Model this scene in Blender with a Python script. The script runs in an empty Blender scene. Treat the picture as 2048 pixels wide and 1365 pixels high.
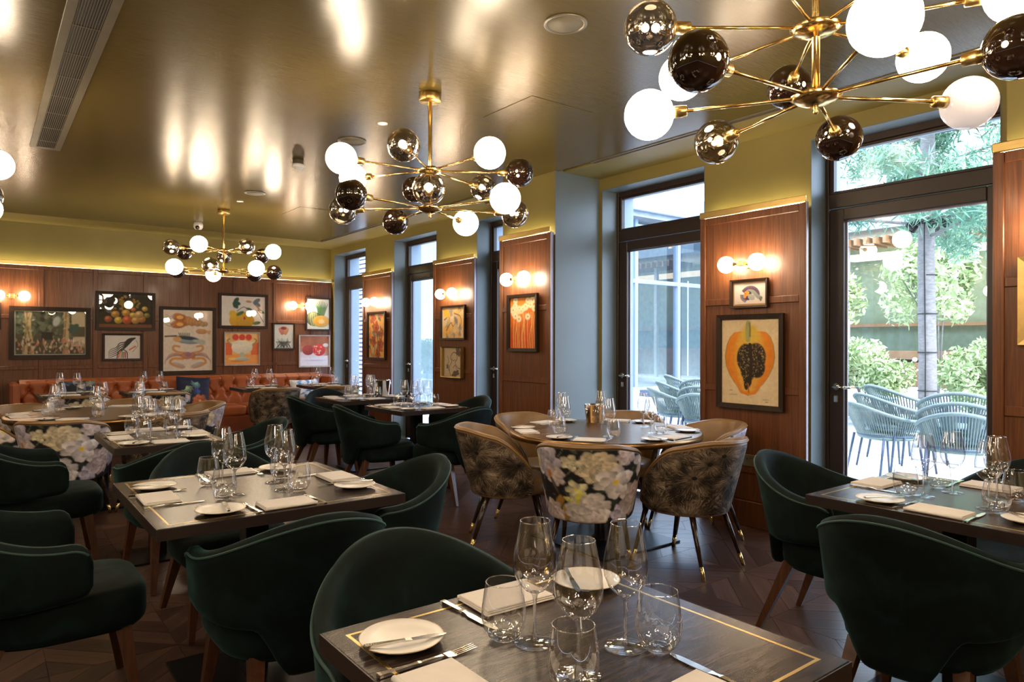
import bpy, math, random
import numpy as np
from mathutils import Vector, Matrix
random.seed(7); rng = np.random.default_rng(7)
sc = bpy.context.scene
C = sc.collection
PI = math.pi

# ------------------------------------------------------------------ camera
YAW, PITCH, ROLL, FPX, EYE = 0.6574, 0.0021, 0.0026, 1380.3, 1.35
fw = Vector((math.sin(YAW)*math.cos(PITCH), math.cos(YAW)*math.cos(PITCH), math.sin(PITCH)))
rt = Vector((math.cos(YAW), -math.sin(YAW), 0)); up = rt.cross(fw)
CR = math.cos(ROLL)*rt + math.sin(ROLL)*up; CU = -math.sin(ROLL)*rt + math.cos(ROLL)*up
cam = bpy.data.cameras.new('camera'); cam.sensor_width = 36; cam.lens = FPX/2048*36
cam.clip_start = .05; cam.clip_end = 200
camo = bpy.data.objects.new('camera', cam); C.objects.link(camo)
camo.matrix_world = Matrix(((CR.x, CU.x, -fw.x, 0), (CR.y, CU.y, -fw.y, 0), (CR.z, CU.z, -fw.z, EYE), (0, 0, 0, 1)))
sc.camera = camo
def proj(p):
    q = Vector(p) - Vector((0, 0, EYE)); d = q.dot(fw)
    return (1024 + FPX*q.dot(CR)/d, 682.5 - FPX*q.dot(CU)/d, d)

# ------------------------------------------------------------------ world, sun, exposure
W_STRENGTH, SUN_STRENGTH, GLOBE, EXPOSURE = 5.2, 4.0, 24.0, 0.70
w = bpy.data.worlds.new('overcast sky'); sc.world = w; w.use_nodes = True
bg = w.node_tree.nodes['Background']
bg.inputs[0].default_value = (.62, .78, 1.0, 1); bg.inputs[1].default_value = W_STRENGTH
sun = bpy.data.lights.new('sun', 'SUN'); sun.energy = SUN_STRENGTH; sun.angle = .12; sun.color = (1, .96, .9)
suno = bpy.data.objects.new('sun', sun); C.objects.link(suno); suno.rotation_euler = (math.radians(42), 0, math.radians(-25))
vs = sc.view_settings; vs.view_transform = 'Standard'; vs.look = 'None'; vs.gamma = 1; vs.use_curve_mapping = False
vs.exposure = EXPOSURE
sc.cycles.use_denoising = True
sc.cycles.max_bounces = 10; sc.cycles.transparent_max_bounces = 24; sc.cycles.transmission_bounces = 10
sc.cycles.sample_clamp_indirect = 6; sc.cycles.caustics_reflective = False; sc.cycles.caustics_refractive = False

# ------------------------------------------------------------------ object helpers
def link(o, parent=None):
    C.objects.link(o)
    if parent is not None: o.parent = parent
    return o
def tag(o, label, cat, group=None):
    o['label'] = label; o['category'] = cat
    if group: o['group'] = group
    return o
def thing(name, label, cat, loc=(0, 0, 0), rz=0, group=None):
    o = bpy.data.objects.new(name, None); o.empty_display_size = .1
    o.location = loc; o.rotation_euler = (0, 0, rz); link(o)
    return tag(o, label, cat, group)
def part(name, me, parent=None, loc=(0, 0, 0), rot=(0, 0, 0)):
    o = bpy.data.objects.new(name, me); o.location = loc; o.rotation_euler = rot
    return link(o, parent)
def struct(name, me, loc=(0, 0, 0)):
    o = part(name, me, None, loc); o['kind'] = 'structure'; return o
def copy_tree(o, parent=None):
    c = o.copy(); C.objects.link(c); c.parent = parent
    for ch in list(o.children): copy_tree(ch, c)
    return c
def place(proto, used, loc, rz, label, group=None):
    o = proto if not used else copy_tree(proto)
    used.append(1); o.location = loc; o.rotation_euler = (0, 0, rz); o['label'] = label
    if group: o['group'] = group
    return o

def mk(name, v, f, mats=None, smooth=False, mi=None):
    me = bpy.data.meshes.new(name); me.from_pydata([tuple(map(float, p)) for p in v], [], [tuple(map(int, q)) for q in f])
    for m in (mats if isinstance(mats, (list, tuple)) else [mats]):
        if m is not None: me.materials.append(m)
    if mi is not None: me.polygons.foreach_set('material_index', mi)
    if smooth: me.polygons.foreach_set('use_smooth', [True]*len(me.polygons))
    me.update(); return me
class MB:
    """collects shapes, builds one mesh"""
    def __init__(s): s.v = []; s.f = []; s.sm = []
    def add(s, v, f, smooth=False):
        o = len(s.v); s.v += [tuple(p) for p in v]; s.f += [tuple(i+o for i in q) for q in f]; s.sm += [smooth]*len(f); return s
    def box(s, x0, x1, y0, y1, z0, z1, b=0):
        x0, x1 = sorted((x0, x1)); y0, y1 = sorted((y0, y1)); z0, z1 = sorted((z0, z1))
        if b <= 0:
            v = [(x, y, z) for z in (z0, z1) for y in (y0, y1) for x in (x0, x1)]
            f = [(0, 2, 3, 1), (4, 5, 7, 6), (0, 1, 5, 4), (2, 6, 7, 3), (0, 4, 6, 2), (1, 3, 7, 5)]
            return s.add(v, f)
        b = min(b, (x1-x0)*.45, (y1-y0)*.45, (z1-z0)*.45)
        v = []; 
        for sz, z in ((-1, z0), (1, z1)):
            for sy, y in ((-1, y0), (1, y1)):
                for sx, x in ((-1, x0), (1, x1)):
                    v += [(x, y-sy*b, z-sz*b), (x-sx*b, y, z-sz*b), (x-sx*b, y-sy*b, z)]
        idx = lambda i, j, k: (k*4+j*2+i)*3
        f = []
        for k in (0, 1):
            q = [idx(0, 0, k)+2, idx(1, 0, k)+2, idx(1, 1, k)+2, idx(0, 1, k)+2]; f.append(q if k else q[::-1])
        for j in (0, 1):
            q = [idx(0, j, 0)+1, idx(1, j, 0)+1, idx(1, j, 1)+1, idx(0, j, 1)+1]; f.append(q[::-1] if j else q)
        for i in (0, 1):
            q = [idx(i, 0, 0), idx(i, 1, 0), idx(i, 1, 1), idx(i, 0, 1)]; f.append(q if i else q[::-1])
        for j in (0, 1):
            for k in (0, 1):
                q = [idx(0, j, k)+1, idx(1, j, k)+1, idx(1, j, k)+2, idx(0, j, k)+2]; f.append(q if (j ^ k) else q[::-1]) if True else 0
        for i in (0, 1):
            for k in (0, 1):
                q = [idx(i, 0, k), idx(i, 1, k), idx(i, 1, k)+2, idx(i, 0, k)+2]; f.append(q[::-1] if (i ^ k) else q)
        for i in (0, 1):
            for j in (0, 1):
                q = [idx(i, j, 0), idx(i, j, 1), idx(i, j, 1)+1, idx(i, j, 0)+1]; f.append(q if (i ^ j) else q[::-1])
        for i in (0, 1):
            for j in (0, 1):
                for k in (0, 1):
                    a = idx(i, j, k); q = [a, a+1, a+2]; f.append(q if (i ^ j ^ k) else q[::-1])
        return s.add(v, f)
    def lathe(s, prof, n=24, c=(0, 0, 0), smooth=True, close=False):
        v = []; f = []
        m = len(prof)
        for r, z in prof:
            for i in range(n):
                a = 2*PI*i/n; v.append((c[0]+r*math.cos(a), c[1]+r*math.sin(a), c[2]+z))
        for j in range(m-1 if not close else m):
            j2 = (j+1) % m
            for i in range(n):
                i2 = (i+1) % n
                f.append((j*n+i, j*n+i2, j2*n+i2, j2*n+i))
        if not close:
            if prof[0][0] > 1e-5: f.append(tuple(range(n))[::-1])
            if prof[-1][0] > 1e-5: f.append(tuple((m-1)*n+i for i in range(n)))
        return s.add(v, f, smooth)
    def tube(s, pts, r, n=8, smooth=True, caps=True):
        pts = [Vector(p) for p in pts]; m = len(pts); rr = r if isinstance(r, (list, tuple)) else [r]*m
        v = []; f = []; ref = None
        for i, p in enumerate(pts):
            d = (pts[min(i+1, m-1)]-pts[max(i-1, 0)]).normalized()
            if ref is None:
                ref = Vector((0, 0, 1)) if abs(d.z) < .9 else Vector((1, 0, 0))
            a = d.cross(ref).normalized(); b = a.cross(d).normalized(); ref = b
            for k in range(n):
                t = 2*PI*(k+.5)/n; v.append(p+rr[i]*(a*math.cos(t)+b*math.sin(t)))
        for i in range(m-1):
            for k in range(n):
                k2 = (k+1) % n; f.append((i*n+k, (i+1)*n+k, (i+1)*n+k2, i*n+k2))
        if caps: f.append(tuple(range(n))); f.append(tuple((m-1)*n+k for k in range(n))[::-1])
        return s.add(v, f, smooth)
    def sphere(s, c, r, n=20, m=12, sz=1):
        prof = [(r*math.sin(PI*i/m), -r*sz*math.cos(PI*i/m)) for i in range(m+1)]
        prof[0] = (1e-6, prof[0][1]); prof[-1] = (1e-6, prof[-1][1])
        return s.lathe(prof, n, c)
    def prism(s, poly, z0, z1):
        n = len(poly); v = [(x, y, z0) for x, y in poly]+[(x, y, z1) for x, y in poly]
        f = [tuple(range(n))[::-1], tuple(range(n, 2*n))]+[(i, (i+1) % n, n+(i+1) % n, n+i) for i in range(n)]
        return s.add(v, f)
    def mesh(s, name, mats):
        me = mk(name, s.v, s.f, mats); me.polygons.foreach_set('use_smooth', s.sm); return me

# ------------------------------------------------------------------ material helpers
class NT:
    def __init__(s, name):
        s.m = bpy.data.materials.new(name); s.m.use_nodes = True; s.t = s.m.node_tree; s.t.nodes.clear()
        s.out = s.n('ShaderNodeOutputMaterial')
    def n(s, t, **kw):
        o = s.t.nodes.new(t)
        for k, val in kw.items(): setattr(o, k, val)
        return o
    def l(s, a, b): s.t.links.new(a, b)
    def coord(s, kind='Object', scale=(1, 1, 1), rot=(0, 0, 0)):
        c = s.n('ShaderNodeTexCoord'); m = s.n('ShaderNodeMapping'); m.inputs['Scale'].default_value = scale; m.inputs['Rotation'].default_value = rot
        s.l(c.outputs[kind], m.inputs[0]); return m.outputs[0]
    def noise(s, vec, scale, detail=4, rough=.55, dist=0):
        o = s.n('ShaderNodeTexNoise'); o.inputs['Scale'].default_value = scale; o.inputs['Detail'].default_value = detail
        o.inputs['Roughness'].default_value = rough; o.inputs['Distortion'].default_value = dist
        if vec is not None: s.l(vec, o.inputs['Vector'])
        return o.outputs[0]
    def ramp(s, fac, stops):
        o = s.n('ShaderNodeValToRGB'); e = o.color_ramp.elements
        while len(e) < len(stops): e.new(.5)
        for el, (p, c) in zip(e, stops): el.position = p; el.color = (*c, 1) if len(c) == 3 else c
        s.l(fac, o.inputs[0]); return o.outputs[0]
    def math(s, op, a, b=None, c=None):
        o = s.n('ShaderNodeMath', operation=op)
        for i, x in enumerate((a, b, c)):
            if x is None: continue
            if isinstance(x, (int, float)): o.inputs[i].default_value = x
            else: s.l(x, o.inputs[i])
        return o.outputs[0]
    def mix(s, fac, a, b):
        o = s.n('ShaderNodeMix', data_type='RGBA')
        for i, x in ((0, fac), (6, a), (7, b)):
            if isinstance(x, (int, float)): o.inputs[i].default_value = x
            elif isinstance(x, tuple): o.inputs[i].default_value = (*x, 1)
            else: s.l(x, o.inputs[i])
        return o.outputs[2]
    def bsdf(s, col=None, rough=.5, metal=0, spec=.5, **kw):
        b = s.n('ShaderNodeBsdfPrincipled')
        def put(k, x):
            if x is None: return
            if isinstance(x, (int, float)): b.inputs[k].default_value = x
            elif isinstance(x, tuple): b.inputs[k].default_value = (*x, 1) if len(x) == 3 else x
            else: s.l(x, b.inputs[k])
        put('Base Color', col); put('Roughness', rough); put('Metallic', metal); put('Specular IOR Level', spec)
        for k, x in kw.items(): put(k.replace('_', ' '), x)
        s.l(b.outputs[0], s.out.inputs[0]); s.b = b; return b
    def bump(s, h, strength=.2, dist=.01):
        o = s.n('ShaderNodeBump'); o.inputs['Strength'].default_value = strength; o.inputs['Distance'].default_value = dist
        s.l(h, o.inputs['Height']); s.l(o.outputs[0], s.b.inputs['Normal'])

def plain(name, col, rough=.5, metal=0, var=.12, scale=6, stretch=(1, 1, 1), bump=0, bscale=40, **kw):
    t = NT(name); v = t.coord('Object', stretch); n = t.noise(v, scale)
    lo = tuple(c*(1-var) for c in col); hi = tuple(min(1, c*(1+var)) for c in col)
    t.bsdf(t.ramp(n, [(.3, lo), (.7, hi)]), rough, metal, **kw)
    if bump: t.bump(t.noise(v, bscale, 3), bump, .004)
    return t.m
def wood(name, dark, mid, light, axis=2, rough=.4, scale=1.0, coat=0, spec=.5, var=.0, bump=.15):
    t = NT(name); st = [14, 14, 14]; st[axis] = .7
    v = t.coord('Object', tuple(x*scale for x in st))
    g = t.noise(v, 2.6, 8, .6, .9)
    st2 = [60, 60, 60]; st2[axis] = 1.6
    fine = t.noise(t.coord('Object', tuple(x*scale for x in st2)), 2.2, 4, .6)
    s_ = t.math('ADD', t.math('MULTIPLY', g, .65), t.math('MULTIPLY', fine, .35))
    col = t.ramp(s_, [(.32, dark), (.5, mid), (.68, light)])
    if var:
        oi = t.n('ShaderNodeObjectInfo'); at = t.n('ShaderNodeAttribute', attribute_name='rnd')
        r = t.math('FRACT', t.math('ADD', oi.outputs['Random'], at.outputs['Fac']))
        hs = t.n('ShaderNodeHueSaturation'); t.l(col, hs.inputs['Color'])
        t.l(t.math('ADD', t.math('MULTIPLY', r, var*2), 1-var), hs.inputs['Value']); col = hs.outputs[0]
    t.bsdf(col, rough, 0, spec, Coat_Weight=coat, Coat_Roughness=.12)
    t.bump(s_, bump, .003); return t.m
def emit(name, col, strength):
    t = NT(name); e = t.n('ShaderNodeEmission'); e.inputs[0].default_value = (*col, 1); e.inputs[1].default_value = strength
    t.l(e.outputs[0], t.out.inputs[0]); return t.m
def thin_glass(name, tint=(1, 1, 1), ior=1.5, boost=0.0, rough=0.0, glosscol=(1, 1, 1), power=5):
    t = NT(name); tr = t.n('ShaderNodeBsdfTransparent'); tr.inputs[0].default_value = (*tint, 1)
    g = t.n('ShaderNodeBsdfGlossy'); g.inputs['Roughness'].default_value = rough; g.inputs[0].default_value = (*glosscol, 1)
    f0 = ((ior-1)/(ior+1))**2*1.8+boost; lw = t.n('ShaderNodeLayerWeight'); lw.inputs[0].default_value = .5
    fac = t.math('ADD', t.math('MULTIPLY', t.math('POWER', lw.outputs['Facing'], power), 1-f0), f0)
    mx = t.n('ShaderNodeMixShader'); t.l(fac, mx.inputs[0]); t.l(tr.outputs[0], mx.inputs[1]); t.l(g.outputs[0], mx.inputs[2])
    t.l(mx.outputs[0], t.out.inputs[0]); return t.m
def painted(name, rough=.55, spec=.3, coat=0, attr='paint'):
    t = NT(name); a = t.n('ShaderNodeAttribute', attribute_name=attr); n = t.noise(t.coord('Object'), 260, 2)
    t.bsdf(a.outputs['Color'], rough, 0, spec, Coat_Weight=coat); t.bump(n, .05, .001); return t.m

# ------------------------------------------------------------------ materials
BRASS = plain('brushed brass', (.74, .52, .20), .30, 1, .10, 9, (1, 1, 12))
BRASS_POL = plain('polished brass', (.80, .57, .23), .20, 1, .08, 5)
STEEL = plain('polished steel', (.72, .72, .72), .12, 1, .05, 9)
SILVER = plain('silver cutlery', (.66, .64, .6), .14, 1, .06, 9)
WOODW = wood('walnut wall veneer', (.060, .018, .0055), (.125, .041, .0125), (.185, .066, .021), 2, .40, 1.0, .08, .38)
OLIVE = plain('olive plaster', (.235, .185, .055), .5, 0, .07, 3)
OLIVE_C = None
def _ceil():
    t = NT('brushed olive lacquer ceiling'); v = t.coord('Object', (5, 220, 1)); n = t.noise(v, 1.4, 3, .6)
    col = t.ramp(n, [(.3, (.078, .055, .012)), (.7, (.105, .076, .019))])
    t.bsdf(col, t.math('ADD', t.math('MULTIPLY', n, .06), .205), 0, .40); t.bump(n, .16, .0016); return t.m
OLIVE_C = _ceil()
BLUEGREY = plain('blue grey reveal paint', (.145, .175, .185), .4, 0, .05, 3)
FRAME = plain('dark brown window frame', (.030, .016, .011), .38, 0, .1, 7)
PANE = thin_glass('window glass', (.96, .98, 1.0), 1.45)
GLASS = thin_glass('clear drinking glass', (.965, .965, .97), 1.5, .05, 0, (1, 1, 1), 2.6)
def _solid():
    t = NT('solid glass stem'); g = t.n('ShaderNodeBsdfGlass'); g.inputs['IOR'].default_value = 1.48; g.inputs['Roughness'].default_value = 0
    tr = t.n('ShaderNodeBsdfTransparent'); mx = t.n('ShaderNodeMixShader'); mx.inputs[0].default_value = .45
    t.l(tr.outputs[0], mx.inputs[1]); t.l(g.outputs[0], mx.inputs[2]); t.l(mx.outputs[0], t.out.inputs[0]); return t.m
GSOLID = _solid()
SMOKE = thin_glass('smoked mirror glass', (.50, .46, .42), 1.5, .22, 0, (.9, .86, .8))
DARKG = plain('dark amber black glass', (.012, .005, .003), .03, 0, .1, 4, spec=.8, Coat_Weight=.6, Coat_Roughness=.02)
OPAL = emit('lit opal glass', (1.0, .80, .56), GLOBE)
OPAL_OFF = plain('unlit opal glass with faint glow', (.62, .58, .60), .08, 0, .02, 3, Emission_Color=(1.0, .86, .8), Emission_Strength=.25)  # weak emission gives the unlit globe its translucent glow
BULB = emit('bulb filament', (1.0, .78, .5), GLOBE*14)
LED = emit('warm led strip', (1.0, .86, .46), 24)
def _velvet():
    t = NT('dark green velvet'); v = t.coord('Object'); n = t.noise(v, 7, 5, .6, .6); n2 = t.noise(v, 500, 2)
    col = t.ramp(n, [(.30, (.0006, .0026, .0025)), (.5, (.0013, .0058, .0055)), (.72, (.0036, .0140, .0135))])
    t.bsdf(col, .72, 0, .16, Sheen_Weight=t.math('ADD', t.math('MULTIPLY', n, .55), -.10), Sheen_Roughness=.35, Sheen_Tint=(.16, .44, .44)); t.bump(n2, .15, .002); return t.m
VELVET = _velvet()
PIPE = plain('green velvet piping', (.008, .030, .027), .6, 0, .1, 20, Sheen_Weight=.4, Sheen_Tint=(.2, .5, .48))
LEGW = wood('chair leg walnut', (.035, .013, .006), (.075, .027, .011), (.11, .042, .018), 2, .35)
LEGD = plain('dark lacquered leg', (.025, .010, .006), .22, 0, .2, 20)
TANL = plain('tan leather', (.22, .125, .050), .38, 0, .14, 8, bump=.1, bscale=160)
ORANGE = plain('cognac leather', (.33, .088, .026), .34, 0, .14, 6, bump=.08, bscale=140)
ORANGED = plain('cognac leather base', (.20, .045, .014), .4, 0, .14, 6)
def _table():
    t = NT('smoked oak tabletop'); n = t.noise(t.coord('Object', (.9, 5.5, 3)), 1.1, 3, .5, .5)
    c = t.math('PINGPONG', t.math('MULTIPLY', n, 27), 1.0); c = t.math('POWER', c, .55)
    fine = t.noise(t.coord('Object', (6, 170, 10)), 2, 3); big = t.noise(t.coord('Object', (2, 4, 2)), 1.3, 3)
    s_ = t.math('ADD', t.math('MULTIPLY', c, .30), t.math('ADD', t.math('MULTIPLY', fine, .45), t.math('MULTIPLY', big, .25)))
    col = t.ramp(s_, [(.33, (.005, .0035, .0032)), (.47, (.024, .016, .0138)), (.68, (.060, .040, .033))])
    t.bsdf(col, .27, 0, .26); t.bump(s_, .10, .003); return t.m
TABLE = _table()
TABLER = plain('bronze dark round top', (.030, .026, .026), .16, 0, .15, 4)
EDGEB = plain('bronze table edge', (.26, .15, .06), .3, 1, .1, 8)
IRON = plain('blackened steel', (.012, .012, .013), .35, .6, .1, 6)
CHINA = plain('white china', (.80, .76, .72), .28, 0, .02, 4, spec=.3)
LINEN = plain('white linen', (.72, .67, .64), .85, 0, .03, 40, bump=.25, bscale=400)
CAPW = plain('white plastic', (.78, .76, .74), .35, 0, .03, 4)
BLACK = plain('black void', (.006, .006, .006), .6, 0, .1, 4)
GRILLE = plain('painted grille metal', (.17, .15, .11), .35, .3, .1, 8)
FLOORW = wood('smoked oak board', (.030, .016, .012), (.070, .036, .026), (.125, .066, .046), 0, .30, .7, 0, .5, .38, .12)
SUBFL = plain('dark floor joint', (.008, .005, .004), .7)
PAINT = painted('printed artwork'); FABRICP = painted('floral print fabric', .6, .25)
FRDARK = wood('dark stained frame', (.012, .006, .004), (.024, .012, .007), (.036, .018, .010), 2, .5, spec=.25)
FRGOLD = plain('gilt frame', (.5, .33, .12), .35, .9, .15, 12)
FRPALE = plain('pale washed frame', (.36, .30, .27), .5, 0, .15, 14)
PICG = thin_glass('picture glass', (.97, .97, .97), 1.45)
PAVE = None
# ------------------------------------------------------------------ the room
ZC = 2.8725; XR = 4.486; XW = 4.575; XF = 4.76; YB = 10.767
def bx(name, mat, *bs, b=0):
    m = MB()
    for q in bs: m.box(*q, b=b)
    return m.mesh(name, mat)
XL, YN = -4.2, -2.6; ZH = 2.765
floor = struct('floor', bx('floor', SUBFL, (XL, 4.8, YN, YB+.1, -.06, -.014)))
# parquet: squares of 0.955 m, each quarter laid with diagonal boards
Q = .4775; OX, OY = .226, 2.385; BW = .113
def clip(poly, a, b, c):
    out = []
    for i in range(len(poly)):
        p, q = poly[i], poly[(i+1) % len(poly)]
        dp, dq = a*p[0]+b*p[1]-c, a*q[0]+b*q[1]-c
        if dp <= 0: out.append(p)
        if dp*dq < 0:
            t = dp/(dp-dq); out.append((p[0]+t*(q[0]-p[0]), p[1]+t*(q[1]-p[1])))
    return out
board = {}
for o in (0, 1):
    a, b = (1, 1) if o == 0 else (1, -1); a, b = a/math.sqrt(2), b/math.sqrt(2)
    lo = 0 if o == 0 else -Q/math.sqrt(2); hi = lo+2*Q/math.sqrt(2); n = 6; wdt = (hi-lo)/n
    for k in range(n):
        g = .0009; sq = [(g, g), (Q-g, g), (Q-g, Q-g), (g, Q-g)]
        p = clip(clip(sq, a, b, lo+(k+1)*wdt-g), -a, -b, -(lo+k*wdt+g))
        if len(p) < 3: continue
        cx = sum(x for x, y in p)/len(p); cy = sum(y for x, y in p)/len(p)
        ang = math.atan2(-a, b) if o == 0 else math.atan2(a, -b)
        ca, sa = math.cos(-ang), math.sin(-ang)
        lp = [((x-cx)*ca-(y-cy)*sa, (x-cx)*sa+(y-cy)*ca) for x, y in p]
        board[o, k] = (cx, cy, ang, MB().prism(lp, -.012, 0).mesh('floor_board', FLOORW), lp)
cand = []
for i in range(-10, 10):
    for j in range(-11, 18):
        x0, y0 = OX+i*Q, OY+j*Q
        if x0 < XL or x0 > 4.5 or y0 < YN or y0 > YB: continue
        for k in range(6):
            cx, cy, ang, me, lp = board[(i+j) % 2, k]
            px = (x0+cx, y0+cy, 0); u, v_, d = proj(px)
            s_ = -1
            if d > .3 and -60 < u < 2110 and 0 < v_ < 1440: s_ = 1/d**3
            cand.append((s_, px, ang, (i+j) % 2, k))
cand.sort(key=lambda c: -c[0])
rest = MB(); rr = []
for n, (s_, px, ang, o, k) in enumerate(cand):
    cx, cy, a_, me, lp = board[o, k]
    if n < 300 and s_ > 0:
        part('floor_board', me, floor, (px[0], px[1], random.uniform(-.0005, .0003)), (random.uniform(-.002, .002), random.uniform(-.001, .001), ang))
    else:
        ca, sa = math.cos(ang), math.sin(ang); z = random.uniform(-.0006, .0002)
        q = [(px[0]+x*ca-y*sa, px[1]+x*sa+y*ca) for x, y in lp]; nf = len(rest.f)
        rest.prism(q, -.012, z); rr += [random.random()]*(len(rest.f)-nf)
me = rest.mesh('parquet_remainder', FLOORW); at = me.attributes.new('rnd', 'FLOAT', 'FACE'); at.data.foreach_set('value', rr)
o = part('parquet_boards', me, floor); o['kind'] = 'stuff'

# ceiling with shadow gap, perimeter band
XS, YS = 4.08, 10.09
struct('ceiling', bx('ceiling', OLIVE_C, (XL, XS-.012, YN, YS-.012, ZC, ZC+.2)))
pb = struct('trim_1', bx('ceiling_band', OLIVE, (XL, 4.9, YS+.012, YB+.2, ZC, ZC+.2), (XS+.045, 4.9, YN, YS+.012, ZC, ZC+.2)))
pb['label'] = 'pale olive ceiling band along the walls'
struct('trim_2', bx('ceiling_gap', BLACK, (XL, XS+.05, YS-.02, YS+.02, ZC+.03, ZC+.05), (XS-.02, XS+.05, YN, YS+.02, ZC+.03, ZC+.05)))
# linear slot diffuser along the windows
for (ya, yb) in ((-.6, 4.2), (6.6, 10.0)):
    t = thing('slot_diffuser', 'long dark slot air diffuser in the ceiling %s' % ('beside the papaya panel' if ya < 0 else 'beside the bench-end windows'), 'air vent', (XS, (ya+yb)/2, ZC))
    L = (yb-ya)/2
    part('frame', bx('sd', GRILLE, (-.012, .0, -L, L, -.006, .03), (.036, .048, -L, L, -.006, .03)), t)
    part('blade', bx('sb', GRILLE, (.008, .012, -L, L, 0, .028)), t); part('blade', bx('sb', GRILLE, (.022, .026, -L, L, 0, .028)), t)

# back wall
wb = struct('wall_back', bx('wall_back', OLIVE, (XL, 4.9, YB+.045, YB+.25, -.05, ZC+.1)))
def rail(parent, name, mat, q, b=.004): return part(name, bx(name, mat, q, b=b), parent)
xs = [-.57, .03, .63, 1.23, 1.83, 2.43, 3.03, 3.63, 4.23, 4.53]
yb = YB-.047
xs = [-1.77, -1.17]+xs
for i in range(len(xs)-1):
    a, b = xs[i], xs[i+1]
    for z0, z1 in ((.19, .40), (.40, .985), (.985, 1.636), (1.636, 2.32)):
        rail(wb, 'wood_panel', WOODW, (a, b, yb+.013, YB-.001, z0, z1), .001)
for x in xs: rail(wb, 'stile', WOODW, (x-.028, x+.028, yb, yb+.012, .19, 2.32))
for i in range(len(xs)-1):
    a, b = xs[i]+.0285, xs[i+1]-.0285
    for z0, z1 in ((.985, 1.035), (1.636, 1.686), (2.265, 2.32), (.39, .44)): rail(wb, 'rail', WOODW, (a, b, yb, yb+.012, z0, z1))
rail(wb, 'skirting', WOODW, (xs[0], 4.56, yb-.008, YB-.001, 0, .185))
rail(wb, 'brass_cap', BRASS, (xs[0], 4.57, yb-.012, yb+.006, 2.321, 2.37))
rail(wb, 'led_strip', LED, (xs[0], 4.55, yb+.008, yb+.02, 2.322, 2.332), 0)

# window wall: solid piers, lintel, columns
SC = 1.0167
piers = [(a*SC, b*SC) for a, b in ((10.483, 10.767), (8.48, 9.362), (6.486, 7.368), (2.486, 3.361))]
wr = struct('wall_right', bx('wall_right', OLIVE,
    *[(XW, 4.79, a, b, -.05, ZH) for a, b in piers], (XW, 4.79, 4.486*SC, 5.46, -.05, ZH), (XW, 4.79, YN, 1.40, -.05, ZH),
    (XW, 4.79, YN, YB+.1, ZH, ZC+.1), (4.03, XW, 4.60, 5.37, -.05, ZC+.1), (4.165, XW, YN, 1.25, -.05, ZC+.1)))
CLAD = plain('pale blue grey cladding', (.30, .36, .46), .5, .1, .05, 4)
struct('wall_exterior', bx('wall_exterior', CLAD, *[(4.791, 5.02, a+.02, b-.02, -.05, ZH-.02) for a, b in piers], (4.791, 5.02, 4.486*SC+.02, 5.44, -.05, ZH-.02), (4.791, 5.02, YN, 1.38, -.05, ZH-.02), (4.791, 5.02, YN, YB+.3, ZH-.02, 3.6)))
# painted reveals of the window openings
rev = []
WIN = [(9.362*SC, 10.483*SC), (7.368*SC, 8.48*SC), (5.46, 6.486*SC), (3.361*SC, 4.486*SC), (1.40, 2.486*SC)]
for a, b in WIN:
    rev += [(XW-.002, XF+.02, b-.004, b+.001, 0, ZH), (XW-.002, XF+.02, a-.001, a+.004, 0, ZH), (XW-.002, XF+.02, a, b, ZH-.004, ZH+.001)]
rev += [(4.029, XW+.002, 4.596, 4.601, 0, ZC-.001)]
struct('trim_3', bx('reveals', BLUEGREY, *rev))
def pier(X0, ya, yb_, zs=((.19, .40), (.40, .985), (.985, 1.636), (1.636, 2.32))):
    Xb = X0+.044
    p = part('panelled_pier', bx('pp', WOODW, (X0+.03, Xb, ya+.002, yb_-.002, .02, 2.32)), wr)
    n = max(2, round((yb_-ya-.1)/.12))
    for z0, z1 in zs: rail(p, 'wood_panel', WOODW, (X0+.013, X0+.0295, ya+.04, yb_-.04, z0, z1), .001)
    for a in (ya, yb_-.05): rail(p, 'stile', WOODW, (X0, X0+.0295, a, a+.05, .19, 2.32))
    for z0, z1 in ((.985, 1.035), (1.636, 1.686), (2.265, 2.32), (.39, .44)): rail(p, 'rail', WOODW, (X0+.002, X0+.0295, ya+.0505, yb_-.0505, z0, z1))
    rail(p, 'skirting', WOODW, (X0-.008, X0+.0295, ya, yb_, 0, .186))
    rail(p, 'brass_cap', BRASS, (X0-.006, X0+.012, ya-.002, yb_+.002, 2.321, 2.37))
    rail(p, 'led_strip', LED, (X0+.014, X0+.026, ya+.03, yb_-.03, 2.322, 2.332), 0)
    rail(p, 'edge_trim', STEELP, (X0+.001, X0+.026, ya-.007, ya-.0005, 0, 2.325), .002)
STEELP = plain('pale metal edge', (.26, .23, .27), .35, .7, .05, 6)
for a, b in ((8.529, 9.446), (6.528, 7.432), (2.518, 3.394)): pier(XR, a, b)
pier(3.955, 4.581, 5.33); pier(4.09, -.35, 1.29)

# unseen sides of the room, so that light and reflections close
struct('wall_left', bx('wall_left', OLIVE, (XL-.2, XL, YN, YB, 0, ZC), (XL-.01, XL+.001, YN, YB, 0, .1)))
struct('wall_front', bx('wall_front', OLIVE, (XL, 4.79, YN-.2, YN, 0, ZC)))

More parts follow.
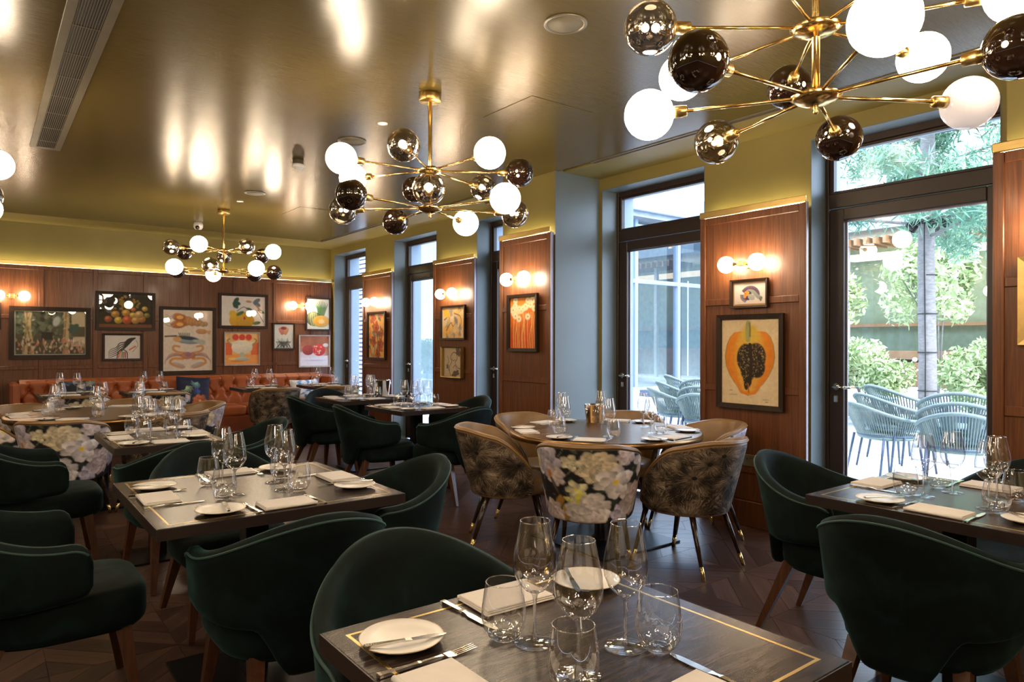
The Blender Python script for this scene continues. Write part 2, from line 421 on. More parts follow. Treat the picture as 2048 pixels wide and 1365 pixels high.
# tall doors with fan lights
for n, (a, b) in enumerate(WIN):
    fr = .028
    m = MB()
    zt, zd = ZH, 2.30
    for q in ((XF, XF+.07, b-fr, b-.004, 0, zt), (XF, XF+.07, a+.004, a+fr, 0, zt), (XF, XF+.07, a+fr, b-fr, zt-.05, zt), (XF, XF+.07, a+fr, b-fr, zd, 2.40)): m.box(*q, b=.004)
    wo = struct('window_%d' % (n+1), m.mesh('window_frame', FRAME))
    m = MB()   # fan light sash
    y0, y1, z0, z1 = a+fr, b-fr, 2.40, zt-.05
    for q in ((XF+.012, XF+.06, y0, y0+.03, z0, z1), (XF+.012, XF+.06, y1-.03, y1, z0, z1), (XF+.012, XF+.06, y0+.03, y1-.03, z0, z0+.02), (XF+.012, XF+.06, y0+.03, y1-.03, z1-.02, z1)): m.box(*q, b=.004)
    so = part('fan_light_sash', m.mesh('sash', FRAME), wo)
    part('pane', bx('pane', PANE, (XF+.034, XF+.038, y0+.03, y1-.03, z0+.02, z1-.02)), so)
    m = MB(); st = .10; z1 = zd-.006
    for q in ((XF+.006, XF+.064, y0+.004, y0+.004+st, .01, z1), (XF+.006, XF+.064, y1-.004-st, y1-.004, .01, z1), (XF+.006, XF+.064, y0+.004+st, y1-.004-st, .01, .20), (XF+.006, XF+.064, y0+.004+st, y1-.004-st, z1-.085, z1)): m.box(*q, b=.005)
    dl = part('door_leaf', m.mesh('door_leaf', FRAME), wo)
    part('pane', bx('pane', PANE, (XF+.034, XF+.038, y0+.004+st, y1-.004-st, .20, z1-.085)), dl)
    m = MB(); g0, g1 = y0+.004+st, y1-.004-st      # pale glazing spacer
    for q in ((XF+.04, XF+.05, g1-.012, g1, .2, z1-.085), (XF+.04, XF+.05, g0, g0+.012, .2, z1-.085), (XF+.04, XF+.05, g0, g1, z1-.097, z1-.085), (XF+.04, XF+.05, g0, g1, .2, .212)): m.box(*q)
    part('glazing_bead', m.mesh('bead', STEELP), dl)
    hy = y1-.004-st/2
    m = MB(); m.lathe([(.0, -.012), (.026, -.012), (.026, 0), (.0, 0)], 16)
    hv = [(z, x, y) for x, y, z in m.v]; m.v = [(-abs(v[0]), v[1], v[2]) for v in hv]
    h = part('door_handle', m.mesh('rose', STEEL), dl, (XF+.006, hy, 1.045)); 
    m = MB(); m.tube([(-.008, 0, 0), (-.05, 0, 0), (-.055, -.012, 0), (-.055, -.13, 0)], .0095, 8); part('lever', m.mesh('lever', STEEL), h)
    m = MB(); m.box(-.012, 0, -.016, .016, -.05, .0, b=.005); part('key_cylinder', m.mesh('cyl', STEEL), dl, (XF+.006, hy, .985))

# double socket on the papaya panel
t = thing('wall_socket', 'brass double wall socket on the wood panel below the papaya picture', 'socket', (XR+.002, 2.93, .487))
part('plate', bx('plate', BRASS, (-.008, 0, -.073, .073, -.043, .043), b=.003), t)
for s in (-1, 1):
    part('outlet', bx('outlet', BLACK, (-.0095, -.007, s*.036-.011, s*.036-.007, -.012, -.006), (-.0095, -.007, s*.036+.007, s*.036+.011, -.012, -.006), (-.0095, -.007, s*.036-.003, s*.036+.003, .004, .014)), t)
    part('switch', bx('sw', BRASS_POL, (-.012, -.007, s*.012-.005, s*.012+.005, .012, .028), b=.001), t)

# ceiling fittings
t = thing('ceiling_grille', 'long rectangular air grille with thin slats in the olive ceiling', 'air vent', (.405, 4.3, ZC))
part('frame', bx('gf', GRILLE, (-.10, -.06, -2.25, 2.25, -.008, 0), (.06, .10, -2.25, 2.25, -.008, 0), (-.06, .06, 2.2, 2.25, -.008, 0), (-.06, .06, -2.25, -2.2, -.008, 0)), t)
part('backing', bx('gb', BLACK, (-.06, .06, -2.2, 2.2, -.0025, -.001)), t)
sl = bx('slat', GRILLE, (-.0014, .0014, -2.2, 2.2, -.0065, -.003))
for k in range(11): part('slat', sl, t, (-.055+k*.011, 0, 0))
cb = bx('crossbar', GRILLE, (-.06, .06, -.004, .004, -.006, -.0028))
for k in range(11): part('crossbar', cb, t, (0, -2+k*.4, 0))
for (x, y, lab) in ((2.207, 2.449, 'round olive ceiling speaker between the papaya-wall and tree-door chandeliers'), (2.227, 4.872, 'round olive ceiling speaker beside the smoke detector'), (2.225, 7.185, 'round olive ceiling speaker beside the bench chandelier rod')):
    t = thing('ceiling_speaker', lab, 'speaker', (x, y, ZC))
    part('rim', MB().lathe([(.105, 0), (.105, -.006), (.095, -.009), (.085, -.006), (.085, 0)], 32).mesh('rim', GRILLE), t)
    part('grille', MB().lathe([(.0, -.005), (.084, -.005), (.084, 0)], 32).mesh('sg', plain('speaker cloth', (.13, .11, .07), .6)), t)
for (x, y, lab) in ((2.216, 4.351, 'small white recessed ceiling spotlight beside the papaya-wall chandelier rod'), (2.232, 7.721, 'small white recessed ceiling spotlight beside the bench chandelier rod')):
    t = thing('ceiling_spotlight', lab, 'spotlight', (x, y, ZC))
    part('trim_ring', MB().lathe([(.036, 0), (.036, -.004), (.028, -.005), (.024, -.001)], 24).mesh('r', CAPW), t)
    part('lens', MB().lathe([(0, -.002), (.026, -.002), (.026, 0)], 20).mesh('l', emit('spot lens', (1, .9, .75), 1.2)), t)
t = thing('smoke_detector', 'white smoke detector hanging below the ceiling', 'smoke detector', (2.113, 5.68, ZC))
part('base', MB().lathe([(.045, 0), (.045, -.03), (.05, -.034)], 24).mesh('b', GRILLE), t)
part('head', MB().lathe([(.05, -.034), (.052, -.05), (.046, -.062), (.034, -.066), (.03, -.08), (.0, -.084)], 24).mesh('h', CAPW), t)
t = thing('dome_camera', 'white dome security camera on the ceiling near the panelled back wall', 'camera', (2.212, 9.44, ZC))
part('housing', MB().lathe([(.05, 0), (.058, -.03), (.056, -.06), (.04, -.085), (0, -.09)], 24).mesh('h', CAPW), t)
part('lens', MB().sphere((0, 0, 0), .026, 16, 10).mesh('l', DARKG), t, (-.02, -.045, -.068))
for (x, y, s, lab) in ((2.95, 3.55, .26, 'flat square access panel in the olive ceiling beside the papaya-wall chandelier'), (3.15, 7.9, .3, 'flat square access panel in the ceiling beside the bench chandelier')):
    o = part('access_panel', bx('ap', OLIVE_C, (-s, s, -s, s, -.0025, 0), b=.002), None, (x, y, ZC-.0005)); tag(o, lab, 'panel')
# ------------------------------------------------------------------ globe chandeliers
GL = MB().sphere((0, 0, 0), .088, 28, 16).mesh
ME_OPAL = GL('globe', OPAL); ME_OFF = MB().sphere((0, 0, 0), .088, 28, 16).mesh('globe', OPAL_OFF)
ME_SMOKE = MB().sphere((0, 0, 0), .088, 32, 20).mesh('globe', SMOKE); ME_DARK = MB().sphere((0, 0, 0), .088, 28, 16).mesh('globe', DARKG)
ME_BULB = MB().sphere((0, 0, 0), .014, 12, 8).mesh('bulb', BULB)
RARM = .55
m = MB(); m.tube([(.055, 0, 0), (RARM-.115, 0, 0)], .0062, 8); ME_ARM = m.mesh('arm', BRASS_POL)
m = MB(); m.tube([(RARM-.135, 0, 0), (RARM-.132, 0, 0), (RARM-.1, 0, 0), (RARM-.08, 0, 0)], [.010, .019, .021, .021], 16); ME_CUP = m.mesh('socket_cup', BRASS)
DISH = [(.0, -.034), (.03, -.03), (.062, -.016), (.082, .0), (.078, .003), (.04, .004), (.04, .022), (.0, .022)]
ME_DISH = MB().lathe(DISH, 40).mesh('hub_dish', BRASS_POL)
def chandelier(x, y, zu, zl, up_, lo_, label):
    t = thing('globe_chandelier', label, 'chandelier', (x, y, ZC), 0, 'brass globe chandeliers along the room')
    part('ceiling_rose', MB().lathe([(.068, 0), (.068, -.045), (.064, -.05), (.0, -.05)], 36).mesh('rose', BRASS), t)
    m = MB(); m.tube([(0, 0, -.05), (0, 0, zl-ZC)], .0125, 14); part('rod', m.mesh('rod', BRASS_POL), t)
    for z, arms in ((zu-ZC, up_), (zl-ZC, lo_)):
        h = part('hub', ME_DISH, t, (0, 0, z))
        for ang, kind in arms:
            r = math.radians(ang)
            a = part('arm', ME_ARM, t, (0, 0, z), (0, 0, r)); part('socket_cup', ME_CUP, a)
            g = part('globe', {'o': ME_OPAL, 'f': ME_OFF, 's': ME_SMOKE, 'd': ME_DARK}[kind], t, (math.cos(r)*RARM, math.sin(r)*RARM, z))
            if kind == 's': part('bulb', ME_BULB, g, (-math.cos(r)*.018, -math.sin(r)*.018, 0))
    part('finial', MB().lathe([(0, -.06), (.006, -.057), (.009, -.05), (.006, -.044), (.009, -.04), (.009, -.03)], 14).mesh('finial', BRASS), t, (0, 0, zl-ZC))
    return t
def ring(a0, s): return [(a0-360/7*k, c) for k, c in enumerate(s)]
chandelier(2.2, 1.2, 2.40, 2.17, ring(142, 'sodoods'), ring(174, 'dosdfdo'), 'brass globe chandelier over the table beside the tree-view glass door')
chandelier(2.18, 3.65, 2.40, 2.17, ring(173, 'oodsdos'), ring(187, 'dsdosos'), 'brass globe chandelier over the aisle beside the papaya wall')
chandelier(2.23, 8.34, 2.40, 2.17, ring(177, 'sddddoso'[:2]+'sdoso'), ring(-170, 'ododdos'), 'brass globe chandelier next to the dome camera and tufted bench')
chandelier(-.47, 5.12, 2.40, 2.17, ring(0, 'osodsod'), ring(25, 'osdosdo'), 'brass globe chandelier beside the long ceiling grille')
chandelier(-.47, 1.3, 2.40, 2.17, ring(10, 'osodood'), ring(35, 'osdosdo'), 'brass globe chandelier over the open floor beside the single-chair table')  # out of view, added to brighten the foreground tables
chandelier(-.5, -1.3, 2.40, 2.17, ring(20, 'osodood'), ring(45, 'osdosdo'), 'brass globe chandelier in the corner behind the open floor')  # unseen, added as fill from behind the camera
chandelier(-2.9, 3.4, 2.40, 2.17, ring(5, 'osodood'), ring(30, 'osdosdo'), 'brass globe chandelier by the plain side wall')  # unseen, added as fill from the side
chandelier(1.9, -1.1, 2.40, 2.17, ring(5, 'osodood'), ring(30, 'osdosdo'), 'brass globe chandelier behind the single-chair table')  # behind the camera, added to lift the shadows

# ------------------------------------------------------------------ twin globe wall lamps
ME_SG = MB().sphere((0, 0, 0), .062, 24, 14).mesh('globe', emit('lit opal wall globe', (1.0, .78, .54), GLOBE*1.6))
def sconce(loc, rz, label):
    t = thing('wall_lamp', label, 'wall lamp', loc, rz, 'twin globe wall lamps on wood panels')   # local: wall at y=0, room at -y
    part('back_plate', bx('bp', BRASS, (-.03, .03, -.012, 0, -.03, .03), b=.002), t)
    m = MB(); m.tube([(0, -.01, 0), (0, -.085, 0)], .009, 10); part('stem', m.mesh('stem', BRASS), t)
    part('centre_block', bx('cb', BRASS, (-.024, .024, -.105, -.065, -.018, .018), b=.002), t)
    for s in (-1, 1):
        m = MB(); m.tube([(s*.024, -.085, 0), (s*.055, -.085, 0), (s*.06, -.085, 0), (s*.078, -.085, 0)], [.007, .007, .015, .015], 12); part('globe_holder', m.mesh('gh', BRASS), t)
        part('globe', ME_SG, t, (s*.128, -.085, 0))
R90 = -PI/2
sconce((XR-.001, 2.965, 1.932), R90, 'twin globe brass wall lamp above the spiky fish picture')
sconce((3.954, 4.97, 1.932), R90, 'twin globe brass wall lamp above the white daisies painting')
sconce((XR-.001, 6.99, 1.93), R90, 'twin globe brass wall lamp above the orange grey abstract')
sconce((XR-.001, 9.01, 1.92), R90, 'twin globe brass wall lamp above the tall poppy painting')
sconce((4.089, .93, 1.93), R90, 'twin globe brass wall lamp on the panel next to the tree-view door')
sconce((.32, yb-.001, 1.92), 0, 'twin globe brass wall lamp above the village scene painting')
sconce((4.01, yb-.001, 1.92), 0, 'twin globe brass wall lamp beside the melon print')
sconce((-1.45, yb-.001, 1.92), 0, 'twin globe brass wall lamp far along the back wall')

# ------------------------------------------------------------------ tables
def inlay(hx, hy, off, wd, z):
    m = MB(); a, b = hx-off, hy-off
    for q in ((-a, a, b-wd, b), (-a, a, -b, -b+wd), (-a, -a+wd, -b+wd, b-wd), (a-wd, a, -b+wd, b-wd)): m.box(*q, z, z+.0006)
    return m.mesh('inlay', BRASS)
EDGEW = plain('dark oak edge', (.020, .013, .011), .34, 0, .2, 30)
def square_table(x0, x1, y0, y1, label, name='dining_table'):
    hx, hy = (x1-x0)/2, (y1-y0)/2
    t = thing(name, label, 'table', ((x0+x1)/2, (y0+y1)/2, 0))
    part('tabletop', bx('top', TABLE, (-hx, hx, -hy, hy, .712, .75), b=.003), t)
    part('edge_band', bx('edge', EDGEW, (-hx-.002, hx+.002, -hy-.002, -hy+.0005, .711, .7492), (-hx-.002, hx+.002, hy-.0005, hy+.002, .711, .7492), (-hx-.002, -hx+.0005, -hy, hy, .711, .7492), (hx-.0005, hx+.002, -hy, hy, .711, .7492)), t)
    part('brass_inlay', inlay(hx, hy, .038, .007, .7498), t)
    part('pedestal', bx('ped', IRON, (-.045, .045, -.045, .045, .012, .70), (-.2, .2, -.2, .2, .70, .711), b=.004), t)
    s = min(hx, hy)*.62
    part('base_plate', bx('base', IRON, (-s, s, -s, s, .001, .013), b=.003), t)
    return t
def round_table(x, y, r, label):
    t = thing('round_table', label, 'table', (x, y, 0))
    part('tabletop', MB().lathe([(0, .715), (r-.006, .715), (r-.006, .75), (0, .75)], 96, smooth=False).mesh('top', TABLER), t)
    part('edge_band', MB().lathe([(r-.0055, .712), (r, .712), (r+.002, .731), (r, .7505), (r-.0055, .7505)], 96).mesh('edge', EDGEB), t)
    part('pedestal', MB().lathe([(.09, .012), (.09, .02), (.07, .03), (.07, .66), (.2, .70), (.3, .714)], 32).mesh('ped', IRON), t)
    part('base_plate', bx('base', IRON, (-.36, .36, -.36, .36, .001, .014), b=.003), t)
    return t
T = {}
T['solo'] = (.557, 1.303, .64, 1.363); T['four'] = (.45, 1.34, 2.43, 3.34); T['narrow'] = (.60, 1.195, 4.40, 5.25)
T['door'] = (2.60, 3.40, .655, 1.455); T['bucket'] = (2.88, 3.68, 6.52, 7.22); T['daisy'] = (2.88, 3.58, 5.28, 6.0)
T['tureen'] = (2.62, 3.28, 8.88, 9.5); T['melon'] = (3.52, 4.12, 8.88, 9.5); T['village'] = (.50, 1.10, 8.88, 9.5); T['crab'] = (1.34, 1.94, 8.88, 9.5)
TL = {'solo': 'gold-inlaid square table with a single green velvet chair', 'four': 'gold-inlaid square table ringed by four green velvet chairs',
      'narrow': 'narrow gold-inlaid table beside the round floral-chair table', 'door': 'gold-inlaid square table by the tree-view glass door',
      'bucket': 'dark square window table bearing the steel ice bucket', 'daisy': 'dark square window table beside the daisies painting panel',
      'tureen': 'small bench table below the tureen painting', 'melon': 'small bench table below the melon print',
      'village': 'small bench table below the village scene painting', 'crab': 'small bench table below the lobster and crab print',
      'papaya': 'round dark table with bronze edge beside the papaya picture', 'floral': 'round dark table with bronze edge before the tufted bench'}
WH = {'solo': 'single-chair table', 'four': 'four-chair table', 'narrow': 'narrow table', 'door': 'tree-view door table', 'bucket': 'ice-bucket window table', 'daisy': 'daisies-panel window table',
      'tureen': 'tureen bench table', 'melon': 'melon bench table', 'village': 'village bench table', 'crab': 'crab-print bench table', 'papaya': 'round papaya table', 'floral': 'round bench-side table'}
for k, v in T.items(): square_table(*v, TL[k])
RT = {'papaya': (3.40, 3.36, .65), 'floral': (.80, 6.70, .66)}
for k, v in RT.items(): round_table(*v, TL[k])

# ------------------------------------------------------------------ upholstery
def sstep(a, b, x):
    t = min(1, max(0, (x-a)/(b-a))); return t*t*(3-2*t)
def upath(a, b, fwd, n):
    """U in plan, from the right arm's front round the back to the left arm's front; returns [(x, y, nx, ny, s)]"""
    pts = []
    K = 400; poly = [(a, fwd*(1-i/40)) for i in range(40)]+[(a*math.cos(PI*i/K), -b*math.sin(PI*i/K)) for i in range(K+1)]+[(-a, fwd*(i+1)/40) for i in range(40)]
    L = [0]
    for i in range(1, len(poly)): L.append(L[-1]+math.dist(poly[i], poly[i-1]))
    tot = L[-1]; j = 0
    for i in range(n+1):
        s = tot*i/n
        while j < len(L)-2 and L[j+1] < s: j += 1
        t = (s-L[j])/max(1e-9, L[j+1]-L[j]); x = poly[j][0]+t*(poly[j+1][0]-poly[j][0]); y = poly[j][1]+t*(poly[j+1][1]-poly[j][1])
        jj = max(0, j-3); kk = min(len(poly)-1, j+4); dx, dy = poly[kk][0]-poly[jj][0], poly[kk][1]-poly[jj][1]; l = math.hypot(dx, dy)
        pts.append((x, y, -dy/l*-1, dx/l*-1, 2*i/n-1))
    return pts
def shell(a, b, fwd, top, bot, thick, lean, n=64, nz=9, rnd=3, endr=.06):
    """padded wrap-around back; returns outer/inner combined verts, faces and edge lists"""
    P = upath(a, b, fwd, n); v = []; f = []; topo = []; loop = None
    tot = 2*fwd+PI*(a+b)/2
    for (x, y, nx, ny, s) in P:
        if nx*x+ny*(y-(fwd if False else 0)) < 0: nx, ny = -nx, -ny
        e = (1-abs(s))*tot/2                      # distance to the arm's end
        z1, z0 = top(abs(s)), bot(abs(s))
        if e < endr:
            k = endr-math.sqrt(max(0, endr**2-(endr-e)**2)); z1 -= k; z0 += k*.5
        th = thick*(.35+.65*math.sqrt(min(1, (e+.004)/.03)))
        ring = []
        for i in range(nz+1):
            z = z0+(z1-z0)*i/nz; ring.append((th/2, z))
        for k in range(1, rnd):
            an = PI*k/rnd; ring.append((th/2*math.cos(an), z1+th/2*math.sin(an)))
        for i in range(nz+1):
            z = z1+(z0-z1)*i/nz; ring.append((-th/2, z))
        for k in range(1, rnd):
            an = PI*k/rnd; ring.append((-th/2*math.cos(an), z0-th/2*math.sin(an)*.6))
        loop = len(ring)
        for (o_, z) in ring:
            ox, oy = lean(s, z); v.append((x+nx*(o_+ox)+0, y+ny*(o_+ox)+oy, z))
        q = ring[nz]; ox, oy = lean(s, q[1]); topo.append((x+nx*(th/2+ox), y+ny*(th/2+ox)+oy, q[1]+.003))
    for i in range(n):
        for k in range(loop):
            k2 = (k+1) % loop; f.append((i*loop+k, (i+1)*loop+k, (i+1)*loop+k2, i*loop+k2))
    f.append(tuple(range(loop))); f.append(tuple(n*loop+k for k in range(loop))[::-1])
    return v, f, topo, loop, nz
def cushion(hx, hy0, hy1, z0, z1, r=.035, n=40, dome=.012, p=4.5, back=2.6):
    cy = (hy0+hy1)/2; hy = (hy1-hy0)/2; v = []; f = []; rows = []
    for k in range(5): an = PI/2*k/4; rows.append((1-math.cos(an), z0+r-r*math.cos(an) if False else z0+r*(1-math.cos(an)), r*(1-math.sin(an))))
    prof = [(r*.6, z0)]+[(r*(1-math.sin(PI/2*k/4)), z0+r*(1-math.cos(PI/2*k/4))) for k in range(1, 5)]+[(r*(1-math.cos(PI/2*k/4)), z1-r+r*math.sin(PI/2*k/4)) for k in range(0, 5)]
    ins = [(r+.03, z1+dome*.5), (r+.1, z1+dome*.9), (r+.17, z1+dome)]
    for d, z in prof+ins:
        for i in range(n):
            t = 2*PI*i/n; c, s = math.cos(t), math.sin(t); e = p if s > 0 else back
            x = math.copysign(abs(c)**(2/e), c)*max(.005, hx-d); y = cy+math.copysign(abs(s)**(2/e), s)*max(.005, hy-d); v.append((x, y, z))
    m = len(prof+ins)
    for j in range(m-1):
        for i in range(n): i2 = (i+1) % n; f.append((j*n+i, j*n+i2, (j+1)*n+i2, (j+1)*n+i))
    f.append(tuple(range(n))[::-1]); f.append(tuple((m-1)*n+i for i in range(n)))
    return v, f
def taper_leg(p0, p1, r0, r1, n=4, mat=None, sq=True):
    m = MB(); m.tube([p0, p1], [r0, r1], n, smooth=not sq); return m.mesh('leg', mat)

# green velvet armchair; front is local +y
g_top = lambda s: .645+.145*(.5+.5*math.cos(PI*min(1, s/.86)))
g_bot = lambda s: .305+.155*sstep(.15, .36, s)+.03*sstep(.4, 1, s)
def g_lean(s, z):
    c = max(0, math.cos(PI/2*s)); return (.035*(z-.3)/.5, -.06*c*max(0, (z-.42))/.36)
def make_green():
    t = thing('velvet_armchair', 'x', 'chair', group='green velvet armchairs')
    v, f, topo, loop, nz = shell(.272, .262, .11, g_top, g_bot, .052, g_lean, 72, 10)
    part('backrest', mk('backrest', v, f, VELVET, True), t)
    m = MB(); m.tube(topo[1:-1], .0042, 6); part('piping', m.mesh('piping', PIPE), t)
    v, f = cushion(.246, -.225, .305, .315, .465, .04); part('seat', mk('seat', v, f, VELVET, True), t)
    for s in (-1, 1):
        part('leg', taper_leg((s*.185, .215, .33), (s*.225, .265, 0), .034, .017, 4, LEGW), t)
        part('leg', taper_leg((s*.160, -.150, .33), (s*.205, -.285, 0), .034, .017, 4, LEGW), t)
    return t

# tub chair with printed outside
c_top = lambda s: .775-.05*sstep(.25, .7, s)-.16*sstep(.58, 1, s)
c_bot = lambda s: .345
def c_lean(s, z): return (.07*(z-.345)/.43-.02, -.045*max(0, math.cos(PI/2*s))*(z-.345)/.43)
# ---- a little painter: colours laid on a raster and carried to mesh points
def mixc(img, mask, col):
    img += (np.array(col)-img)*mask[..., None]
class Canvas:
    def __init__(s, w, h, bg, asp=None):
        s.w, s.h = w, h; s.asp = asp or w/h
        s.img = np.empty((h, w, 3)); s.img[:] = bg
        s.X, s.Y = np.meshgrid((np.arange(w)+.5)/w*s.asp, (np.arange(h)+.5)/h); s.px = 1.0/h
    def n(s, f, seed=0, oct=3):
        r = np.random.default_rng(seed); out = np.zeros((s.h, s.w)); amp = 1; tot = 0
        for o in range(oct):
            fx = max(2, int(f*s.asp*2**o)+2); fy = max(2, int(f*2**o)+2); g = r.random((fy+1, fx+1))
            gx = s.X/s.asp*(fx-1); gy = s.Y*(fy-1); ix = np.clip(gx.astype(int), 0, fx-1); iy = np.clip(gy.astype(int), 0, fy-1)
            tx = gx-ix; ty = gy-iy; tx = tx*tx*(3-2*tx); ty = ty*ty*(3-2*ty)
            out += amp*((g[iy, ix]*(1-tx)+g[iy, ix+1]*tx)*(1-ty)+(g[iy+1, ix]*(1-tx)+g[iy+1, ix+1]*tx)*ty); tot += amp; amp *= .5
        return out/tot
    def grain(s, amt, f=20, seed=1): s.img *= (1+amt*(s.n(f, seed)-.5))[..., None]; return s
    def ell(s, x, y, rx, ry, col, rot=0, soft=1.5, pet=0, amp=0, ph=0, shade=0, edge=None):
        x *= s.asp; c, q = math.cos(rot), math.sin(rot); dx, dy = s.X-x, s.Y-y; u = (dx*c+dy*q)/rx; v = (-dx*q+dy*c)/ry
        r = np.hypot(u, v); a = np.arctan2(v, u); R = 1+(amp*np.abs(np.sin(pet*a/2+ph))-amp*.5 if pet else 0)
        mask = np.clip((R-r)*min(rx, ry)/(s.px*soft)+.5, 0, 1)
        if edge is not None:
            mixc(s.img, mask, edge); mask = np.clip((R-r-.12)*min(rx, ry)/(s.px*soft)+.5, 0, 1)
        colr = np.array(col)[None, None, :]*(1-shade*np.clip(.35+.5*(u*.5+v*.8), 0, 1))[..., None]
        s.img += (colr-s.img)*mask[..., None]; return s
    def line(s, pts, wd, col, taper=False):
        pts = [(p[0]*s.asp, p[1]) for p in pts]; best = np.full((s.h, s.w), 9.); n = len(pts)-1
        for i in range(n):
            (x0, y0), (x1, y1) = pts[i], pts[i+1]; dx, dy = x1-x0, y1-y0; L = dx*dx+dy*dy+1e-12
            t = np.clip(((s.X-x0)*dx+(s.Y-y0)*dy)/L, 0, 1); d = np.hypot(s.X-x0-t*dx, s.Y-y0-t*dy)
            if taper: d = d+wd*((i+t)/n)*.8
            best = np.minimum(best, d)
        mixc(s.img, np.clip((wd-best)/(s.px*1.2)+.5, 0, 1), col); return s
    def curve(s, pts, wd, col, taper=False, n=14):
        P = [Vector((p[0], p[1], 0)) for p in pts]; P = [P[0]*2-P[1]]+P+[P[-1]*2-P[-2]]; out = []
        for i in range(1, len(P)-2):
            for k in range(n):
                t = k/n; a, b, c, d = P[i-1:i+3]
                q = .5*((2*b)+(c-a)*t+(2*a-5*b+4*c-d)*t*t+(3*b-a-3*c+d)*t**3); out.append((q.x, q.y))
        out.append((pts[-1][0], pts[-1][1])); return s.line(out, wd, col, taper)
    def rect(s, x0, y0, x1, y1, col, a=1):
        mk_ = ((s.X >= x0*s.asp) & (s.X < x1*s.asp) & (s.Y >= y0) & (s.Y < y1))*a; mixc(s.img, mk_.astype(float), col); return s
    def flower(s, x, y, r, col, core, n=6, rot=0, seed=0, layers=3, sq=1):
        rr_ = random.Random(seed)
        for L in range(layers):
            k = r*(1-.27*L)
            for i in range(n):
                a = rot+2*PI*i/n+L*.45+rr_.uniform(-.15, .15); d = k*.56
                sh = rr_.uniform(.62, 1.1)*(1-.10*L)
                s.ell(x+d*math.cos(a)/s.asp, y+d*math.sin(a)*sq, k*.52*rr_.uniform(.9, 1.15), k*.37*rr_.uniform(.85, 1.15), tuple(c*sh for c in col), a, 2.2, 5, .16, rr_.random()*6, .62)
        if core: s.ell(x, y, r*.16, r*.16, core, 0, 2, 9, .3)
        return s
def paint_mesh(me, img, uv):
    """colour attribute from a raster at the given (u, v-down) per vertex"""
    h, w_, _ = img.shape; uv = np.asarray(uv)
    x = np.clip(uv[:, 0]*w_-.5, 0, w_-1.001); y = np.clip(uv[:, 1]*h-.5, 0, h-1.001); ix = x.astype(int); iy = y.astype(int); ix2 = np.minimum(ix+1, w_-1); iy2 = np.minimum(iy+1, h-1)
    tx = (x-ix)[:, None]; ty = (y-iy)[:, None]
    c = (img[iy, ix]*(1-tx)+img[iy, ix2]*tx)*(1-ty)+(img[iy2, ix]*(1-tx)+img[iy2, ix2]*tx)*ty
    at = me.attributes.new('paint', 'FLOAT_COLOR', 'POINT'); a = np.ones((len(c), 4), np.float32); a[:, :3] = np.clip(c*1.22, 0, .9); at.data.foreach_set('color', a.ravel())
# floral raster for the tub chair backs (left to right as seen from behind)
def floral_img():
    c = Canvas(420, 190, (.010, .010, .011)); rr_ = random.Random(5)
    for i in range(90):
        c.ell(rr_.random(), rr_.random(), .02+.06*rr_.random(), .010+.015*rr_.random(), rr_.choice([(.02, .03, .02), (.035, .045, .025), (.06, .055, .035), (.02, .025, .035)]), rr_.random()*3)
    pale, cream, lil, wht = (.66, .55, .54), (.72, .60, .42), (.58, .52, .62), (.78, .70, .68)
    F = lambda x: .285+.43*x                    # 0..1 across the part of the back seen square on
    c.ell(F(.20), .80, .05, .16, (.30, .16, .03), .5, 2, 4, .3, 0, .5); c.ell(F(.30), .90, .05, .13, (.34, .20, .05), .2, 2, 4, .3, 0, .5)
    for k, (x, y, r, col, core, n, L) in enumerate([(F(.06), .22, .21, lil, None, 8, 3), (F(.20), .40, .13, pale, None, 7, 2), (F(.09), .92, .17, pale, None, 8, 3), (F(.67), .25, .20, cream, None, 9, 4), (F(.87), .46, .21, wht, (.62, .44, .04), 6, 2),
            (F(.57), .85, .24, wht, None, 13, 4), (F(.98), .90, .13, lil, None, 7, 2), (F(.98), .12, .12, pale, None, 7, 2), (F(.45), .56, .12, (.74, .68, .42), (.6, .5, .05), 5, 2), (F(.40), .20, .10, (.70, .62, .44), None, 5, 3),
            (.06, .3, .22, wht, (.5, .36, .06), 6, 2), (.16, .78, .21, lil, None, 9, 3), (.21, .25, .13, cream, None, 8, 3), (.03, .85, .15, pale, None, 8, 2), (.80, .72, .22, pale, None, 10, 3), (.86, .22, .20, wht, (.55, .4, .05), 6, 2), (.95, .66, .18, lil, None, 8, 3)]):
        c.flower(x, y, r, col, core, n, k*.7, k+11, L)
    c.ell(F(.47), .66, .03, .10, (.56, .52, .10), .25, 2, 5, .2, 0, .4); c.ell(F(.36), .70, .06, .03, (.55, .50, .16), .4, 2, 5, .3, 0, .3)
    c.ell(F(.17), .50, .022, .15, (.11, .08, .07), -.4, 2, 0, 0, 0, .5); c.ell(F(.13), .38, .03, .05, (.40, .15, .04), 0)
    for i in range(30):
        x, y = rr_.random(), rr_.random(); c.curve([(x, y), (x+.02, y-.07), (x+.03, y-.16)], .005, (.14, .16, .11), True)
    c.grain(.4, 26, 3); return c.img*1.2
FLORAL = floral_img()
